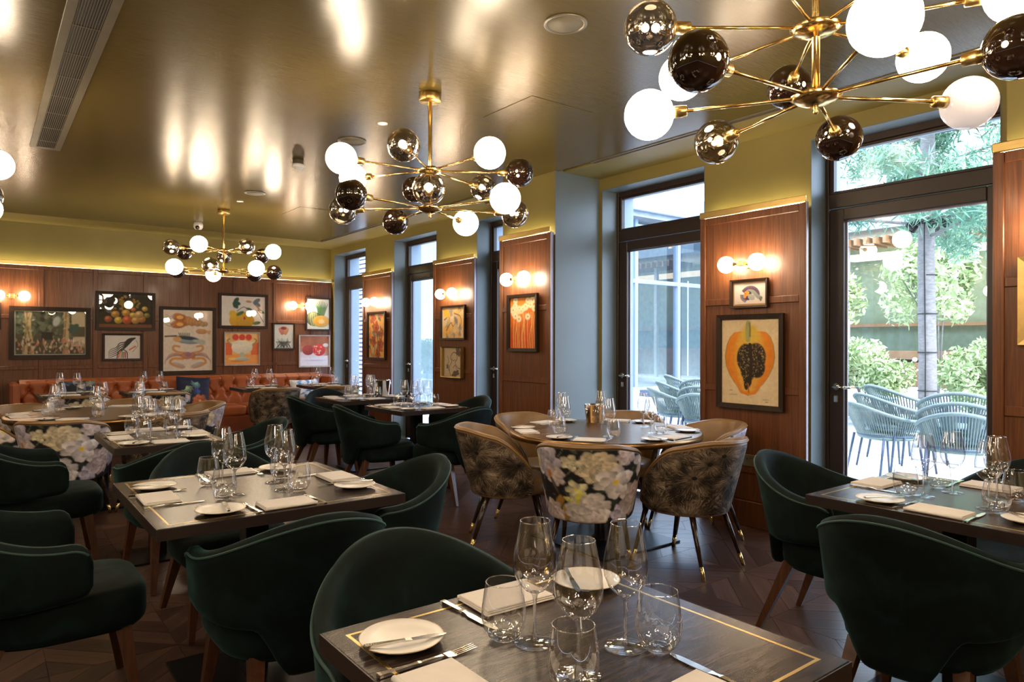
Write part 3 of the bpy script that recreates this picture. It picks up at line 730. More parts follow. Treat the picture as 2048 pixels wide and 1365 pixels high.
def _feather():
    t = NT('feather hide print'); uv = t.n('ShaderNodeTexCoord').outputs['UV']
    vo = t.n('ShaderNodeTexVoronoi', voronoi_dimensions='2D', feature='F1'); vo.inputs['Scale'].default_value = 2.3; vo.inputs['Randomness'].default_value = .8; t.l(uv, vo.inputs['Vector'])
    mp = t.n('ShaderNodeVectorMath', operation='SCALE'); mp.inputs['Scale'].default_value = 2.3; t.l(uv, mp.inputs[0])
    df = t.n('ShaderNodeVectorMath', operation='SUBTRACT')
    p2 = t.n('ShaderNodeVectorMath', operation='SCALE'); p2.inputs['Scale'].default_value = 2.3; t.l(vo.outputs['Position'], p2.inputs[0])
    t.l(mp.outputs[0], df.inputs[0]); t.l(p2.outputs[0], df.inputs[1])
    sp = t.n('ShaderNodeSeparateXYZ'); t.l(df.outputs[0], sp.inputs[0])
    ang = t.math('ARCTAN2', sp.outputs[1], sp.outputs[0]); rad = vo.outputs['Distance']
    wob = t.noise(uv, 14, 2)
    cb = t.n('ShaderNodeCombineXYZ'); t.l(t.math('MULTIPLY', t.math('ADD', ang, t.math('MULTIPLY', wob, .35)), 9), cb.inputs[0]); t.l(t.math('MULTIPLY', rad, .9), cb.inputs[1])
    n = t.noise(cb.outputs[0], 2.2, 6, .8); big = t.noise(uv, 5, 3)
    fac = t.math('ADD', n, t.math('MULTIPLY', t.math('SUBTRACT', big, .5), .5))
    fac = t.math('SUBTRACT', fac, t.math('MULTIPLY', t.math('LESS_THAN', rad, .06), .25))
    col = t.ramp(fac, [(.42, (.010, .008, .007)), (.51, (.075, .052, .036)), (.61, (.28, .21, .145)), (.74, (.52, .45, .39))])
    t.bsdf(col, .6, 0, .25); return t.m
FEATHER = _feather()
def make_tub(kind):
    t = thing('tub_chair', 'x', 'chair', group='printed tub chairs')
    a, b, fwd, th = .245, .252, .15, .038
    v, f, topo, loop, nz = shell(a, b, fwd, c_top, c_bot, th, c_lean, 56, 8, 4, .10)
    part('leather_shell', mk('shell', v, f, TANL, True), t)
    n, m = (150, 80) if kind == 'floral' else (60, 14)
    P = upath(a, b, fwd, n); V = []; UV = []; tot = 2*fwd+PI*(a+b)/2; endr = .10
    for (x, y, nx, ny, s) in P:
        if nx*x+ny*y < 0: nx, ny = -nx, -ny
        e = (1-abs(s))*tot/2; z1, z0 = c_top(abs(s)), c_bot(abs(s))
        if e < endr: k = endr-math.sqrt(max(0, endr**2-(endr-e)**2)); z1 -= k; z0 += k*.5
        tt = th*(.35+.65*math.sqrt(min(1, (e+.004)/.03)))
        for i in range(m+1):
            z = z0+(z1-.008-z0)*i/m; ox, oy = c_lean(s, z); o_ = tt/2+.004
            if i == 0: o_ -= .006; z -= .004
            if i == m: o_ -= .006
            V.append((x+nx*(o_+ox), y+ny*(o_+ox)+oy, z)); UV.append(((1-s)/2 if False else (s+1)/2, 1-(z-.345)/.43))
    UV = [(1-u, w_) for u, w_ in UV]
    F = [(i*(m+1)+k, (i+1)*(m+1)+k, (i+1)*(m+1)+k+1, i*(m+1)+k+1) for i in range(n) for k in range(m)]
    if kind == 'floral':
        me = mk('skin', V, F, FABRICP, True); paint_mesh(me, FLORAL, UV)
    else:
        me = mk('skin', V, F, FEATHER, True); ul = me.uv_layers.new(name='uv'); arr = np.array([UV[l.vertex_index] for l in me.loops]); arr[:, 0] *= 2.2; ul.data.foreach_set('uv', arr.ravel())
    sk = part('printed_back', me, t); sk['label'] = 'white flowers printed on black fabric' if kind == 'floral' else 'brown feathery print on fabric'
    m_ = MB(); m_.tube([(p[0], p[1], p[2]-.002) for p in topo[1:-1]], .0055, 6); part('piping', m_.mesh('piping', TANL), t)
    v, f = cushion(.220, -.19, .245, .35, .455, .035); part('seat', mk('seat', v, f, TANL, True), t)
    for s in (-1, 1):
        for (y0, y1, x0, x1) in ((.17, .25, .17, .215), (-.14, -.26, .16, .215)):
            p0, p1 = Vector((s*x0, y0, .36)), Vector((s*x1, y1, 0)); l = part('leg', taper_leg(p0, p1, .019, .010, 12, LEGD, False), t)
            m_ = MB(); q = p0.lerp(p1, .80); m_.tube([q, p1], [.0132, .0112], 12); part('ferrule', m_.mesh('ferrule', BRASS_POL), l)
    return t
# ------------------------------------------------------------------ chairs in place (rz: 0 faces +y, 90 faces -x)
FACE = {'+y': 0, '-x': PI/2, '-y': PI, '+x': -PI/2}
gp = make_green(); gu = []
for x, y, fc, dr, lab in [
    (.20, 3.03, '+x', 0, 'green velvet armchair at the four-chair table, opposite the aisle-side chair'),
    (.87, 2.42, '+y', 0, 'green velvet armchair at the four-chair table, backing onto the single-chair table'),
    (1.39, 2.86, '-x', -4, 'green velvet armchair on the aisle side of the four-chair table'),
    (.96, 3.58, '-y', 3, 'green velvet armchair at the four-chair table, backing onto the narrow table'),
    (.915, 1.42, '-y', -4, 'green velvet armchair drawn up to the single-chair table'),
    (.92, 4.36, '+y', 4, 'green velvet armchair at the narrow table, backing onto the four-chair table'),
    (1.36, 4.92, '-x', 0, 'green velvet armchair at the narrow table, on the aisle side'),
    (.30, 4.98, '+x', 0, 'green velvet armchair at the narrow table, on the ceiling-grille side'),
    (3.16, 1.61, '-y', 4, 'green velvet armchair beside the tree-view door, near the wall socket'),
    (2.57, 1.01, '+x', 3, 'green velvet armchair at the tree-view door table, backing onto the aisle'),
    (3.62, 1.02, '-x', 0, 'green velvet armchair at the tree-view door table, against the wood panel'),
    (2.84, 6.86, '+x', 0, 'green velvet armchair on the aisle side of the ice bucket table'),
    (3.16, 7.33, '-y', 0, 'green velvet armchair at the ice bucket table, nearest the leather bench'),
    (2.80, 5.60, '+x', -6, 'green velvet armchair on the aisle side of the daisies-panel table'),
    (3.26, 5.08, '+y', 10, 'green velvet armchair at the daisies-panel table, near the round papaya table'),
    (3.70, 5.72, '-x', 0, 'green velvet armchair at the daisies-panel table, before the dark door')]:
    place(gp, gu, (x, y, 0), FACE[fc]+math.radians(dr), lab)
protos = {'floral': (make_tub('floral'), []), 'feather': (make_tub('feather'), [])}
def tub(kind, x, y, rz, lab): place(protos[kind][0], protos[kind][1], (x, y, 0), rz, lab)
def around(cx, cy, rad, deg): a = math.radians(deg); return cx+rad*math.cos(a), cy+rad*math.sin(a), a+PI/2   # faces the centre
for deg, kind, lab in ((146, 'feather', 'feather-print tub chair at the papaya table, on the aisle side'), (217, 'floral', 'white-floral tub chair at the papaya table, showing its whole back'),
        (274, 'feather', 'feather-print tub chair at the papaya table, nearest the wall socket'), (334, 'floral', 'tan-lined floral tub chair against the papaya panel'),
        (32, 'floral', 'tan-lined tub chair at the papaya table, before the glass door'), (93, 'feather', 'tan-lined tub chair at the papaya table, below the daisies panel')):
    x, y, a = around(3.40, 3.36, .66, deg); tub(kind, x, y, a, lab)
for deg, kind, lab in ((245, 'floral', 'white-floral tub chair at the bench-side round table, beside the narrow table chair'), (305, 'feather', 'feather-print tub chair between the narrow table and bench-side round table'),
        (5, 'floral', 'white-floral tub chair on the aisle side of the bench-side round table'), (65, 'feather', 'feather-print tub chair at the round table, nearest the crab-print bench table'),
        (125, 'floral', 'tan-lined tub chair at the round table, nearest the bench end'), (185, 'floral', 'floral tub chair at the round table, on the ceiling-grille side')):
    x, y, a = around(.80, 6.70, .66, deg); tub(kind, x, y, a, lab)
tub('feather', 2.93, 8.68, 0, 'feather-print tub chair facing the bench below the tureen painting')
tub('feather', 3.72, 8.66, 0, 'feather-print tub chair facing the bench below the melon print')
tub('floral', .83, 8.62, 0, 'floral tub chair facing the bench below the village scene painting')
tub('floral', 1.62, 8.60, 0, 'floral tub chair facing the bench below the lobster and crab print')

# ------------------------------------------------------------------ buttoned leather bench
BX0, BX1, BY0, BY1 = .29, 4.36, 9.86, 10.66
t = thing('leather_bench', 'long cognac leather bench with deep buttoned back along the panelled wall', 'bench', ((BX0+BX1)/2, 10.25, 0))
hx = (BX1-BX0)/2; oy = -10.25
part('plinth', bx('plinth', IRON, (-hx+.03, hx-.03, BY0+oy+.06, BY1+oy, .0, .08)), t)
part('seat_base', bx('sbase', ORANGED, (-hx+.1, hx-.1, BY0+oy+.015, BY1+oy-.02, .08, .33), b=.015), t)
ns = 6
for k in range(ns):
    a = -hx+.11+(2*hx-.22)*k/ns; b = -hx+.11+(2*hx-.22)*(k+1)/ns-.004
    v, f = cushion((b-a)/2, BY0+oy, BY1+oy-.22, .33, .46, .03, 48, .008, 14, 14); part('seat_cushion', mk('sc', [(p[0]+(a+b)/2, p[1], p[2]) for p in v], f, ORANGE, True), t)
for s in (-1, 1): part('bench_arm', bx('arm', ORANGE, (s*hx-s*.10, s*hx, BY0+oy+.25, BY1+oy, .08, .845), b=.03), t)
# tufted back: height field with diamond tufts
nx_, nz_ = 520, 56; xa, xb = -hx+.102, hx-.102; za, zb = .44, .865; V = []
pitch, zr = .19, (.60, .74)
for i in range(nx_+1):
    x = xa+(xb-xa)*i/nx_
    for k in range(nz_+1):
        z = za+(zb-za)*k/nz_; d = 0.0
        u = (x-xa)/pitch
        for r, z0 in enumerate(zr):
            du = (u-.5*(r % 2)); du = (du-round(du))*pitch; rr2 = du*du+(z-z0)**2; d += .052*math.exp(-rr2/.0011)
        # pleats: vertical above the upper row, diagonal between rows, vertical below
        if z > zr[1]: du = u-.5; du = abs(du-round(du))*pitch; w2 = 1
        elif z > zr[0]:
            q = (z-zr[0])/(zr[1]-zr[0]); d1 = u-.5*q; d2 = u+.5*q; du = min(abs(d1-round(d1)), abs(d2-round(d2)))*pitch; w2 = 1
        else: du = abs(u-round(u))*pitch; w2 = sstep(.44, .56, z)
        d += .020*w2*math.exp(-(du/.012)**2)
        e = sstep(zb, zb-.05, z); yy = BY1+oy-.12-.10*(.35+.65*e)*(1-.25*sstep(.6, .44, z)*0)+d
        V.append((x, yy, z))
F = [(i*(nz_+1)+k, i*(nz_+1)+k+1, (i+1)*(nz_+1)+k+1, (i+1)*(nz_+1)+k) for i in range(nx_) for k in range(nz_)]
part('buttoned_back', mk('tuft', V, F, ORANGE, True), t)
part('back_frame', bx('bf', ORANGE, (-hx+.1, hx-.1, BY1+oy-.165, BY1+oy, .30, .866), b=.012), t)
bt = MB().sphere((0, 0, 0), .011, 10, 6, .6).mesh('button', ORANGED); bt.transform(Matrix.Rotation(PI/2, 4, 'X'))
nb = int((xb-xa)/pitch)
for r, z0 in enumerate(zr):
    for k in range(nb+1):
        x = xa+(k+.5*(r % 2))*pitch
        if xa+.03 < x < xb-.03: part('button', bt, t, (x, BY1+oy-.176, z0))
# cushions on the bench
def pillow(name, label, loc, rot, s, img, hh=None):
    n = 40; V = []; UV = []; hh = hh or s
    for sd in (1, -1):
        for i in range(n+1):
            for k in range(n+1):
                u, w_ = i/n*2-1, k/n*2-1; e = max(0, 1-u**4)*max(0, 1-w_**4); th = .065*e**.6
                x = u*s*(1-.06*(1-abs(w_))**2*0-.05*(1-w_*w_)); z = w_*hh*(1-.05*(1-u*u)); V.append((x, -sd*th, z)); UV.append(((u+1)/2, (1-w_)/2))
    N = (n+1)**2; F = []
    for sd in (0, 1):
        for i in range(n):
            for k in range(n):
                q = (sd*N+i*(n+1)+k, sd*N+(i+1)*(n+1)+k, sd*N+(i+1)*(n+1)+k+1, sd*N+i*(n+1)+k+1); F.append(q if sd == 0 else q[::-1])
    me = mk(name, V, F, FABRICP, True); paint_mesh(me, img, UV)
    o = part(name, me, None, loc, rot); tag(o, label, 'cushion', 'patterned cushions on the bench'); return o
def cush1():
    c = Canvas(90, 90, (.012, .016, .045)); c.grain(.6, 6, 2)
    for i, (x, y, r, col) in enumerate([(.3, .35, .22, (.25, .36, .22)), (.62, .2, .2, (.12, .28, .32)), (.7, .5, .2, (.03, .07, .30)), (.35, .7, .15, (.10, .2, .12))]):
        for k in range(5): a = i+k*.5; c.curve([(x, y), (x+r*.6*math.cos(a), y+r*.6*math.sin(a)), (x+r*math.cos(a+.5), y+r*math.sin(a+.5))], .022, tuple(q*(.7+.15*k) for q in col), True)
    c.flower(.72, .8, .2, (.62, .20, .10), (.7, .3, .2), 7, 0, 4); return c.img
def cush2():
    c = Canvas(90, 50, (.55, .58, .62)); rr_ = random.Random(3)
    for i in range(26): x, y = rr_.random(), rr_.random(); c.ell(x, y, .05+.16*rr_.random(), .03+.07*rr_.random(), rr_.choice([(.02, .10, .30), (.04, .2, .42), (.25, .4, .55)]), rr_.random()*3, 2, 5, .5)
    return c.img
def cush3():
    c = Canvas(80, 80, (.014, .016, .03)); rr_ = random.Random(8)
    for i in range(14): c.flower(rr_.random(), rr_.random(), .12, rr_.choice([(.3, .3, .26), (.08, .12, .2), (.2, .26, .2)]), None, 5, 0, i, 2)
    return c.img
pillow('bench_cushion', 'navy cushion with coral flower and fern print on the leather bench', (2.32, 10.18, .655), (math.radians(-14), math.radians(4), math.radians(-6)), .215, cush1())
pillow('bench_cushion', 'blue and white patterned cushion at the window end of the bench', (3.92, 10.22, .62), (math.radians(-14), 0, 0), .23, cush2(), .16)
pillow('bench_cushion', 'dark floral cushion behind the village-painting bench table', (.98, 10.2, .66), (math.radians(-14), 0, math.radians(3)), .2, cush3())
# ------------------------------------------------------------------ tableware
W_PROF = [(.0015, .098), (.006, .099), (.020, .106), (.034, .120), (.0425, .140), (.0445, .158), (.0425, .180), (.0375, .205), (.0325, .228), (.0295, .243)]
ME_BOWL = None
m = MB(); m.lathe(W_PROF, 40); m.f = [q for q in m.f if len(q) == 4]; m.sm = [True]*len(m.f)
m.lathe([(.0290, .2425), (.0300, .2425), (.0302, .2437), (.0295, .2445), (.0288, .2437)], 40, close=True); ME_BOWL = m.mesh('bowl', GLASS)
ME_STEM = MB().lathe([(.0105, .1005), (.0062, .096), (.0042, .086), (.0036, .06), (.0036, .025), (.005, .012), (.010, .006)], 14).mesh('stem', GSOLID)
ME_FOOT = MB().lathe([(0, .0005), (.040, .0005), (.0415, .0015), (.040, .0024), (.02, .0042), (.008, .0075), (0, .008)], 40).mesh('foot', GSOLID)
m = MB(); m.lathe([(.020, .004), (.032, .010), (.041, .026), (.0452, .046), (.0445, .068), (.0405, .095), (.0365, .116)], 40); m.f = [q for q in m.f if len(q) == 4]; m.sm = [True]*len(m.f)
m.lathe([(.0360, .1155), (.0370, .1155), (.0372, .1167), (.0365, .1174), (.0358, .1167)], 40, close=True); ME_TUMB = m.mesh('tumbler_wall', GLASS)
ME_TBASE = MB().lathe([(0, .0005), (.018, .0005), (.024, .003), (.030, .009), (.022, .012), (.012, .0115), (0, .011)], 32).mesh('tumbler_base', GSOLID)
ME_PLATE = MB().lathe([(0, .003), (.045, .003), (.048, .001), (.051, .003), (.056, .0065), (.082, .0125), (.0835, .0138), (.0825, .0148), (.056, .0095), (.050, .0065), (0, .0062)], 56).mesh('plate', CHINA)
ME_PRIM = MB().lathe([(.0822, .0149), (.0836, .0139), (.0840, .0143), (.0832, .0153)], 56, close=True).mesh('gilt', plain('gilt line', (.55, .42, .26), .3, .6))
def napkin():
    m = MB(); 
    for k, (dx, dz) in enumerate(((0, 0), (.0015, .004), (.003, .008))): m.box(-.095+dx, .095-dx, -.062+dx*.6, .062-dx*1.5, .0006+dz, .0046+dz, b=.0019)
    m.tube([(-.094, -.062, .0068), (.094, -.062, .0068)], .0060, 8); return m.mesh('napkin', LINEN)
ME_NAP = napkin()
def strip(pts):
    """flat bar along y: (y, half width, z, thickness)"""
    v = []; f = []
    for y, hw, z, th in pts: v += [(-hw, y, z), (hw, y, z), (hw, y, z+th), (-hw, y, z+th)]
    n = len(pts)
    for i in range(n-1):
        for k in range(4): k2 = (k+1) % 4; f.append((i*4+k, i*4+k2, (i+1)*4+k2, (i+1)*4+k))
    f += [(0, 3, 2, 1), ((n-1)*4, (n-1)*4+1, (n-1)*4+2, (n-1)*4+3)]; return v, f
HANDLE = [(-.100, .004, .002, .004), (-.097, .0075, .001, .006), (-.090, .0065, .001, .006), (-.060, .0052, .0015, .005), (-.030, .0040, .002, .004), (-.016, .0058, .0015, .005), (-.010, .0034, .002, .004)]
m = MB(); v, f = strip(HANDLE+[(.020, .0024, .003, .003), (.036, .004, .003, .0025), (.044, .010, .001, .0022), (.060, .0115, .0005, .002), (.064, .0115, .0006, .002)]); m.add(v, f)
for k in range(4):
    x = -.0093+k*.0062; vv, ff = strip([(.063, .0016, .0006, .002), (.085, .0014, .0018, .0018), (.108, .0007, .005, .0012)]); m.add([(p[0]+x, p[1], p[2]) for p in vv], ff)
ME_FORK = m.mesh('fork', SILVER)
m = MB(); v, f = strip(HANDLE+[(.0, .0045, .002, .003), (.01, .0075, .002, .002), (.05, .0085, .0018, .0014), (.085, .0078, .0016, .0012), (.104, .003, .0015, .001)]); m.add(v, f); ME_KNIFE = m.mesh('knife', SILVER)
m = MB(); v, f = strip([(-.085, .004, .002, .004), (-.082, .0065, .001, .006), (-.05, .005, .0015, .005), (-.012, .0035, .002, .004), (-.004, .0055, .0015, .004), (.01, .0062, .002, .0016), (.05, .0078, .002, .0012), (.072, .006, .002, .001), (.08, .002, .002, .001)]); m.add(v, f); ME_BUT = m.mesh('butter_knife', SILVER)
glass_p = thing('wine_glass', 'x', 'wine glass'); part('bowl', ME_BOWL, glass_p); part('stem', ME_STEM, glass_p); part('foot', ME_FOOT, glass_p); glass_u = []
tumb_p = thing('stemless_tumbler', 'x', 'glass'); part('wall', ME_TUMB, tumb_p); part('base', ME_TBASE, tumb_p); tumb_u = []
plate_p = thing('side_plate', 'x', 'plate'); part('dish', ME_PLATE, plate_p); part('gilt_rim', ME_PRIM, plate_p); plate_u = []
def put(name, me, cat, loc, rz, label, group, rx=0):
    o = part(name, me, None, loc, (rx, 0, rz)); return tag(o, label, cat, group)
ZT = .7507
jr = random.Random(21)
def setting(key, seat, ex, ey, ang, glass=(.09, .30), tum=(.13, .25), far=False, small=1.0):
    """place for one diner: (ex, ey) on the table edge, ang = direction the diner faces"""
    dx, dy = math.cos(ang), math.sin(ang); rx, ry = dy, -dx      # inward and to the diner's right
    P = lambda s, d: (ex+rx*s+dx*d, ey+ry*s+dy*d, ZT)
    rz = ang-PI/2; w_ = WH[key]; j = lambda a: jr.uniform(-a, a); K = small
    at = 'at the %s place of the %s' % (seat, w_)
    place(plate_p, plate_u, P(-.215*K+j(.012), .108+j(.01)), jr.random()*6, 'white side plate '+at, 'side plates')
    p = P(-.19*K+j(.012), .112+j(.01)); put('butter_knife', ME_BUT, 'knife', (p[0], p[1], ZT+.0145), rz-.35+j(.2), 'butter knife on the side plate '+at, 'butter knives')
    put('napkin', ME_NAP, 'napkin', P(j(.01), .085+j(.008)), rz+j(.05), 'folded white linen napkin '+at, 'napkins')
    put('dinner_fork', ME_FORK, 'fork', P(-.113*K+j(.006), .115+j(.01)), rz+j(.06), 'silver dinner fork '+at, 'dinner forks')
    put('dinner_knife', ME_KNIFE, 'knife', P(.117*K+j(.006), .115+j(.01)), rz+j(.06), 'silver dinner knife '+at, 'dinner knives')
    place(glass_p, glass_u, P(glass[0]*K, glass[1]), jr.random(), 'stemmed wine glass '+at, 'wine glasses')
    place(tumb_p, tumb_u, P(tum[0]*K, tum[1]), jr.random(), 'stemless water tumbler '+at, 'water tumblers')
SEAT = {'l': 'window-facing', 'r': 'window-side', 'n': 'bench-facing', 'f': 'bench-side'}
def sq(key, sides, mid={}, small=1.0, gd=.30, td=.25):
    x0, x1, y0, y1 = T[key]; cx, cy = (x0+x1)/2, (y0+y1)/2
    for s in sides:
        o = mid.get(s, 0)
        if s == 'l': setting(key, SEAT[s], x0, cy+o, 0, (.09, gd), (.13, td), small=small)
        if s == 'r': setting(key, SEAT[s], x1, cy+o, PI, (.06, gd), (.13, td), small=small)
        if s == 'n': setting(key, SEAT[s], cx+o, y0, PI/2, (.08, gd), (.12, td), small=small)
        if s == 'f': setting(key, SEAT[s], cx+o, y1, -PI/2, (.09, gd), (.13, td), small=small)
sq('solo', 'lfn', {'f': .04}); sq('four', 'lrnf', {}, 1.05, .34, .29); sq('narrow', 'lrnf', {}, .85, .24, .2); sq('door', 'lrnf', {'f': .02, 'l': -.04})
sq('bucket', 'lrnf', {}, .95); sq('daisy', 'lrnf', {}, .95, .28, .23)
for k in ('tureen', 'melon', 'village', 'crab'): sq(k, 'nf', {}, .9, .25, .2)
for k, offs in (('papaya', ((157, 'aisle-side'), (215, 'floral-back'), (277, 'socket-side'), (335, 'papaya-side'), (35, 'glass-door'), (97, 'daisies-side'))), ('floral', ((245, 'velvet-chair'), (305, 'narrow-table'), (5, 'aisle-side'), (65, 'crab-print'), (125, 'bench-end'), (185, 'ceiling-grille')))):
    cx, cy, r = RT[k]
    for d, st in offs: a = math.radians(d); setting(k, st, cx+(r-.02)*math.cos(a), cy+(r-.02)*math.sin(a), a+PI, (.09, .31), (.13, .26), small=.9)
# ice buckets
def bucket(loc, label, k=1):
    t = thing('ice_bucket', label, 'bucket', loc); t.scale = (k, k, k)
    part('body', MB().lathe([(0, .001), (.078, .001), (.082, .006), (.102, .17), (.106, .173), (.102, .176), (.098, .172), (.079, .01), (0, .008)], 40).mesh('body', STEEL), t)
    for s in (-1, 1):
        m = MB(); m.sphere((s*.108, 0, .13), .016, 14, 8); part('knob', m.mesh('knob', STEEL), t)
bucket((3.57, 7.02, ZT), 'polished steel ice bucket on the window table'); bucket((3.66, 3.72, ZT), 'polished steel ice bucket on the round papaya table', .78)
# ------------------------------------------------------------------ artworks
def blank(w, h, bg, mx=130):
    k = mx/max(w, h); return Canvas(max(20, int(w*k)), max(20, int(h*k)), bg)
def art_village(c):
    c.grain(.5, 5, 4); r = random.Random(2)
    c.rect(.80, 0, 1, .34, (.50, .41, .27)); c.rect(.82, .58, 1, .82, (.46, .36, .22))
    for i in range(150): c.ell(r.random()*.8, r.random()*.62, .02+.06*r.random(), .015+.03*r.random(), r.choice([(.02, .045, .035), (.010, .014, .014), (.05, .085, .06), (.10, .13, .09), (.16, .18, .12)]), r.random()*3, 2)
    for x, wd, l in ((.13, .05, .05), (.24, .03, -.06), (.71, .055, .02)):
        c.curve([(x, 1), (x+l*.4, .62), (x+l, .3), (x+l*.5, 0)], wd, (.46, .35, .20)); c.curve([(x-.02, 1), (x+l*.4-.02, .62), (x+l-.02, .3), (x+l*.5, 0)], wd*.35, (.24, .15, .07))
        for k in range(16): y = r.random()*.8; c.ell(x+l*.5+r.uniform(-.05, .05), y, .03, .015, r.choice([(.5, .42, .28), (.12, .12, .06), (.3, .26, .12)]), r.random()*3, 2)
    c.rect(.36, .48, .52, .66, (.008, .008, .010)); c.ell(.58, .22, .07, .12, (.42, .46, .46), .3, 3); c.ell(.84, .38, .12, .1, (.03, .07, .06), -.4, 2, 5, .3)
    for i in range(150): x = r.random(); y = .66+.32*r.random(); c.ell(x, y, .008+.018*r.random(), .02+.035*r.random(), r.choice([(.55, .42, .30), (.5, .30, .24), (.36, .24, .12), (.07, .05, .035), (.62, .52, .42), (.5, .16, .10), (.04, .03, .03)]), r.random()*.6-.3, 1.5)
    for i in range(9): c.rect(.82+i*.022, .62, .828+i*.022, .76, (.66, .60, .48))
def art_fruit(c):
    c.grain(.5, 4, 4); c.rect(0, .9, 1, 1, (.16, .05, .02)); r = random.Random(4)
    for i in range(60): x = .5+.1*r.gauss(0, 1); y = .3+.1*r.gauss(0, 1); c.ell(x, y, .035, .035, (.20+.2*r.random(), .18, .02), 0, 2, 0, 0, 0, .6)
    for x, y, rr_, col in ((.17, .75, .1, (.42, .10, .04)), (.30, .60, .11, (.55, .28, .05)), (.36, .78, .11, (.60, .40, .05)), (.5, .56, .11, (.58, .30, .05)), (.52, .77, .13, (.55, .10, .03)), (.63, .62, .09, (.60, .42, .08)), (.68, .78, .11, (.55, .30, .08)), (.80, .74, .11, (.5, .2, .05)), (.86, .42, .08, (.5, .34, .06)), (.64, .45, .07, (.5, .16, .04)), (.75, .6, .12, (.55, .35, .12)), (.9, .62, .08, (.24, .2, .04)), (.24, .45, .06, (.2, .1, .02))):
        c.ell(x, y, rr_, rr_*.95, col, 0, 2, 0, 0, 0, .8); c.ell(x-.02, y-rr_*.35, rr_*.3, rr_*.25, tuple(min(1, q*1.5+.05) for q in col), 0, 5)
    c.ell(.42, .66, .02, .1, (.04, .03, .03))
def art_line(c):
    for k in range(5): y = .18+.11*k; c.curve([(.85-.02*k, .12+.02*k), (.68, .16+.05*k), (.56, .3+.06*k), (.42, .34+.1*k), (.32, .52+.08*k), (.16, .62+.08*k), (.10, .74+.06*k)], .034, (.012, .012, .015), True)
    c.curve([(.34, .98), (.38, .72), (.5, .62), (.62, .72), (.64, .98)], .018, (.02, .02, .025))
    for i, col in enumerate(((.6, .12, .06), (.6, .3, .1), (.05, .25, .12), (.5, .1, .06), (.3, .05, .05))): c.curve([(.38+.05*i, .96), (.42+.04*i, .72)], .022, col)
    c.line([(.70, .62), (.86, .48)], .03, (.55, .14, .06)); c.curve([(.88, .2), (.94, .4), (.9, .52), (.84, .62), (.78, .72)], .008, (.05, .05, .05))
def art_sea(c):
    OR, BR, BL = (.55, .16, .03), (.30, .10, .03), (.06, .12, .22)
    for k, x in enumerate(np.linspace(.40, .86, 9)): c.ell(x, .16+.012*(k % 2)+.008*k, .055-.003*k, .085-.006*k, (.62-.02*k, .24+.012*k, .07+.01*k), 0, 2, 0, 0, 0, .5, BR)
    c.ell(.31, .12, .1, .065, OR, .2, 2, 0, 0, 0, .5, BR); c.ell(.30, .235, .12, .065, OR, -.1, 2, 0, 0, 0, .5, BR); c.ell(.33, .12, .05, .03, (.7, .4, .12)); c.ell(.33, .235, .05, .03, (.7, .4, .12))
    for y in (.09, .12, .2, .25): c.curve([(.22, y), (.14, y+.02), (.05, y-.01)], .006, (.3, .3, .32))
    c.ell(.77, .35, .085, .04, (.60, .30, .12), .05, 2, 0, 0, 0, .4, BR); c.ell(.92, .36, .035, .03, (.55, .3, .14), .3, 2, 3, .5)
    c.ell(.48, .49, .20, .065, (.30, .36, .38), .12, 2, 0, 0, 0, .5, BL); c.ell(.48, .46, .16, .03, (.02, .04, .07), .12); c.ell(.28, .48, .06, .045, (.6, .32, .12), 0, 2); c.ell(.74, .52, .09, .035, (.4, .42, .36), .2, 2, 3, .5); c.line([(.04, .435), (.26, .425)], .012, (.08, .04, .03))
    for k in range(7): c.line([(.34+k*.03, .44), (.31+k*.035, .38)], .006, (.06, .07, .06))
    for s in (-1, 1):
        for k in range(4): y = .70+.035*k; c.curve([(.5+s*.08, .75), (.5+s*(.24+.02*k), y-.02*k+.01), (.5+s*(.36+.03*k), y+.02), (.5+s*(.40+.02*k), y+.09)], .011, (.25, .18, .22) if k % 2 else (.55, .26, .10), True)
        c.curve([(.5+s*.08, .71), (.5+s*.24, .68), (.5+s*.30, .64), (.5+s*.28, .59), (.5+s*.18, .60)], .017, (.58, .26, .08))
        c.curve([(.5+s*.1, .80), (.5+s*.3, .80), (.5+s*.36, .86), (.5+s*.3, .90)], .02, (.58, .26, .08)); c.ell(.5+s*.2, .91, .11, .04, (.42, .40, .42), -s*.3, 2, 0, 0, 0, .4, (.5, .24, .1)); c.line([(.5+s*.34, .88), (.5+s*.12, .955)], .012, (.58, .26, .08))
    c.ell(.5, .75, .11, .055, (.55, .22, .12), 0, 2, 5, .2, 0, .3, BR); c.ell(.5, .73, .05, .035, (.30, .14, .26))
def leaf(c, x, y, r, rot, col): c.ell(x, y, r, r*.42, col, rot, 2, 0, 0, 0, .5); c.line([(x-r*.8*math.cos(rot)/c.asp, y-r*.8*math.sin(rot)), (x+r*.8*math.cos(rot)/c.asp, y+r*.8*math.sin(rot))], .006, tuple(q*.5 for q in col))
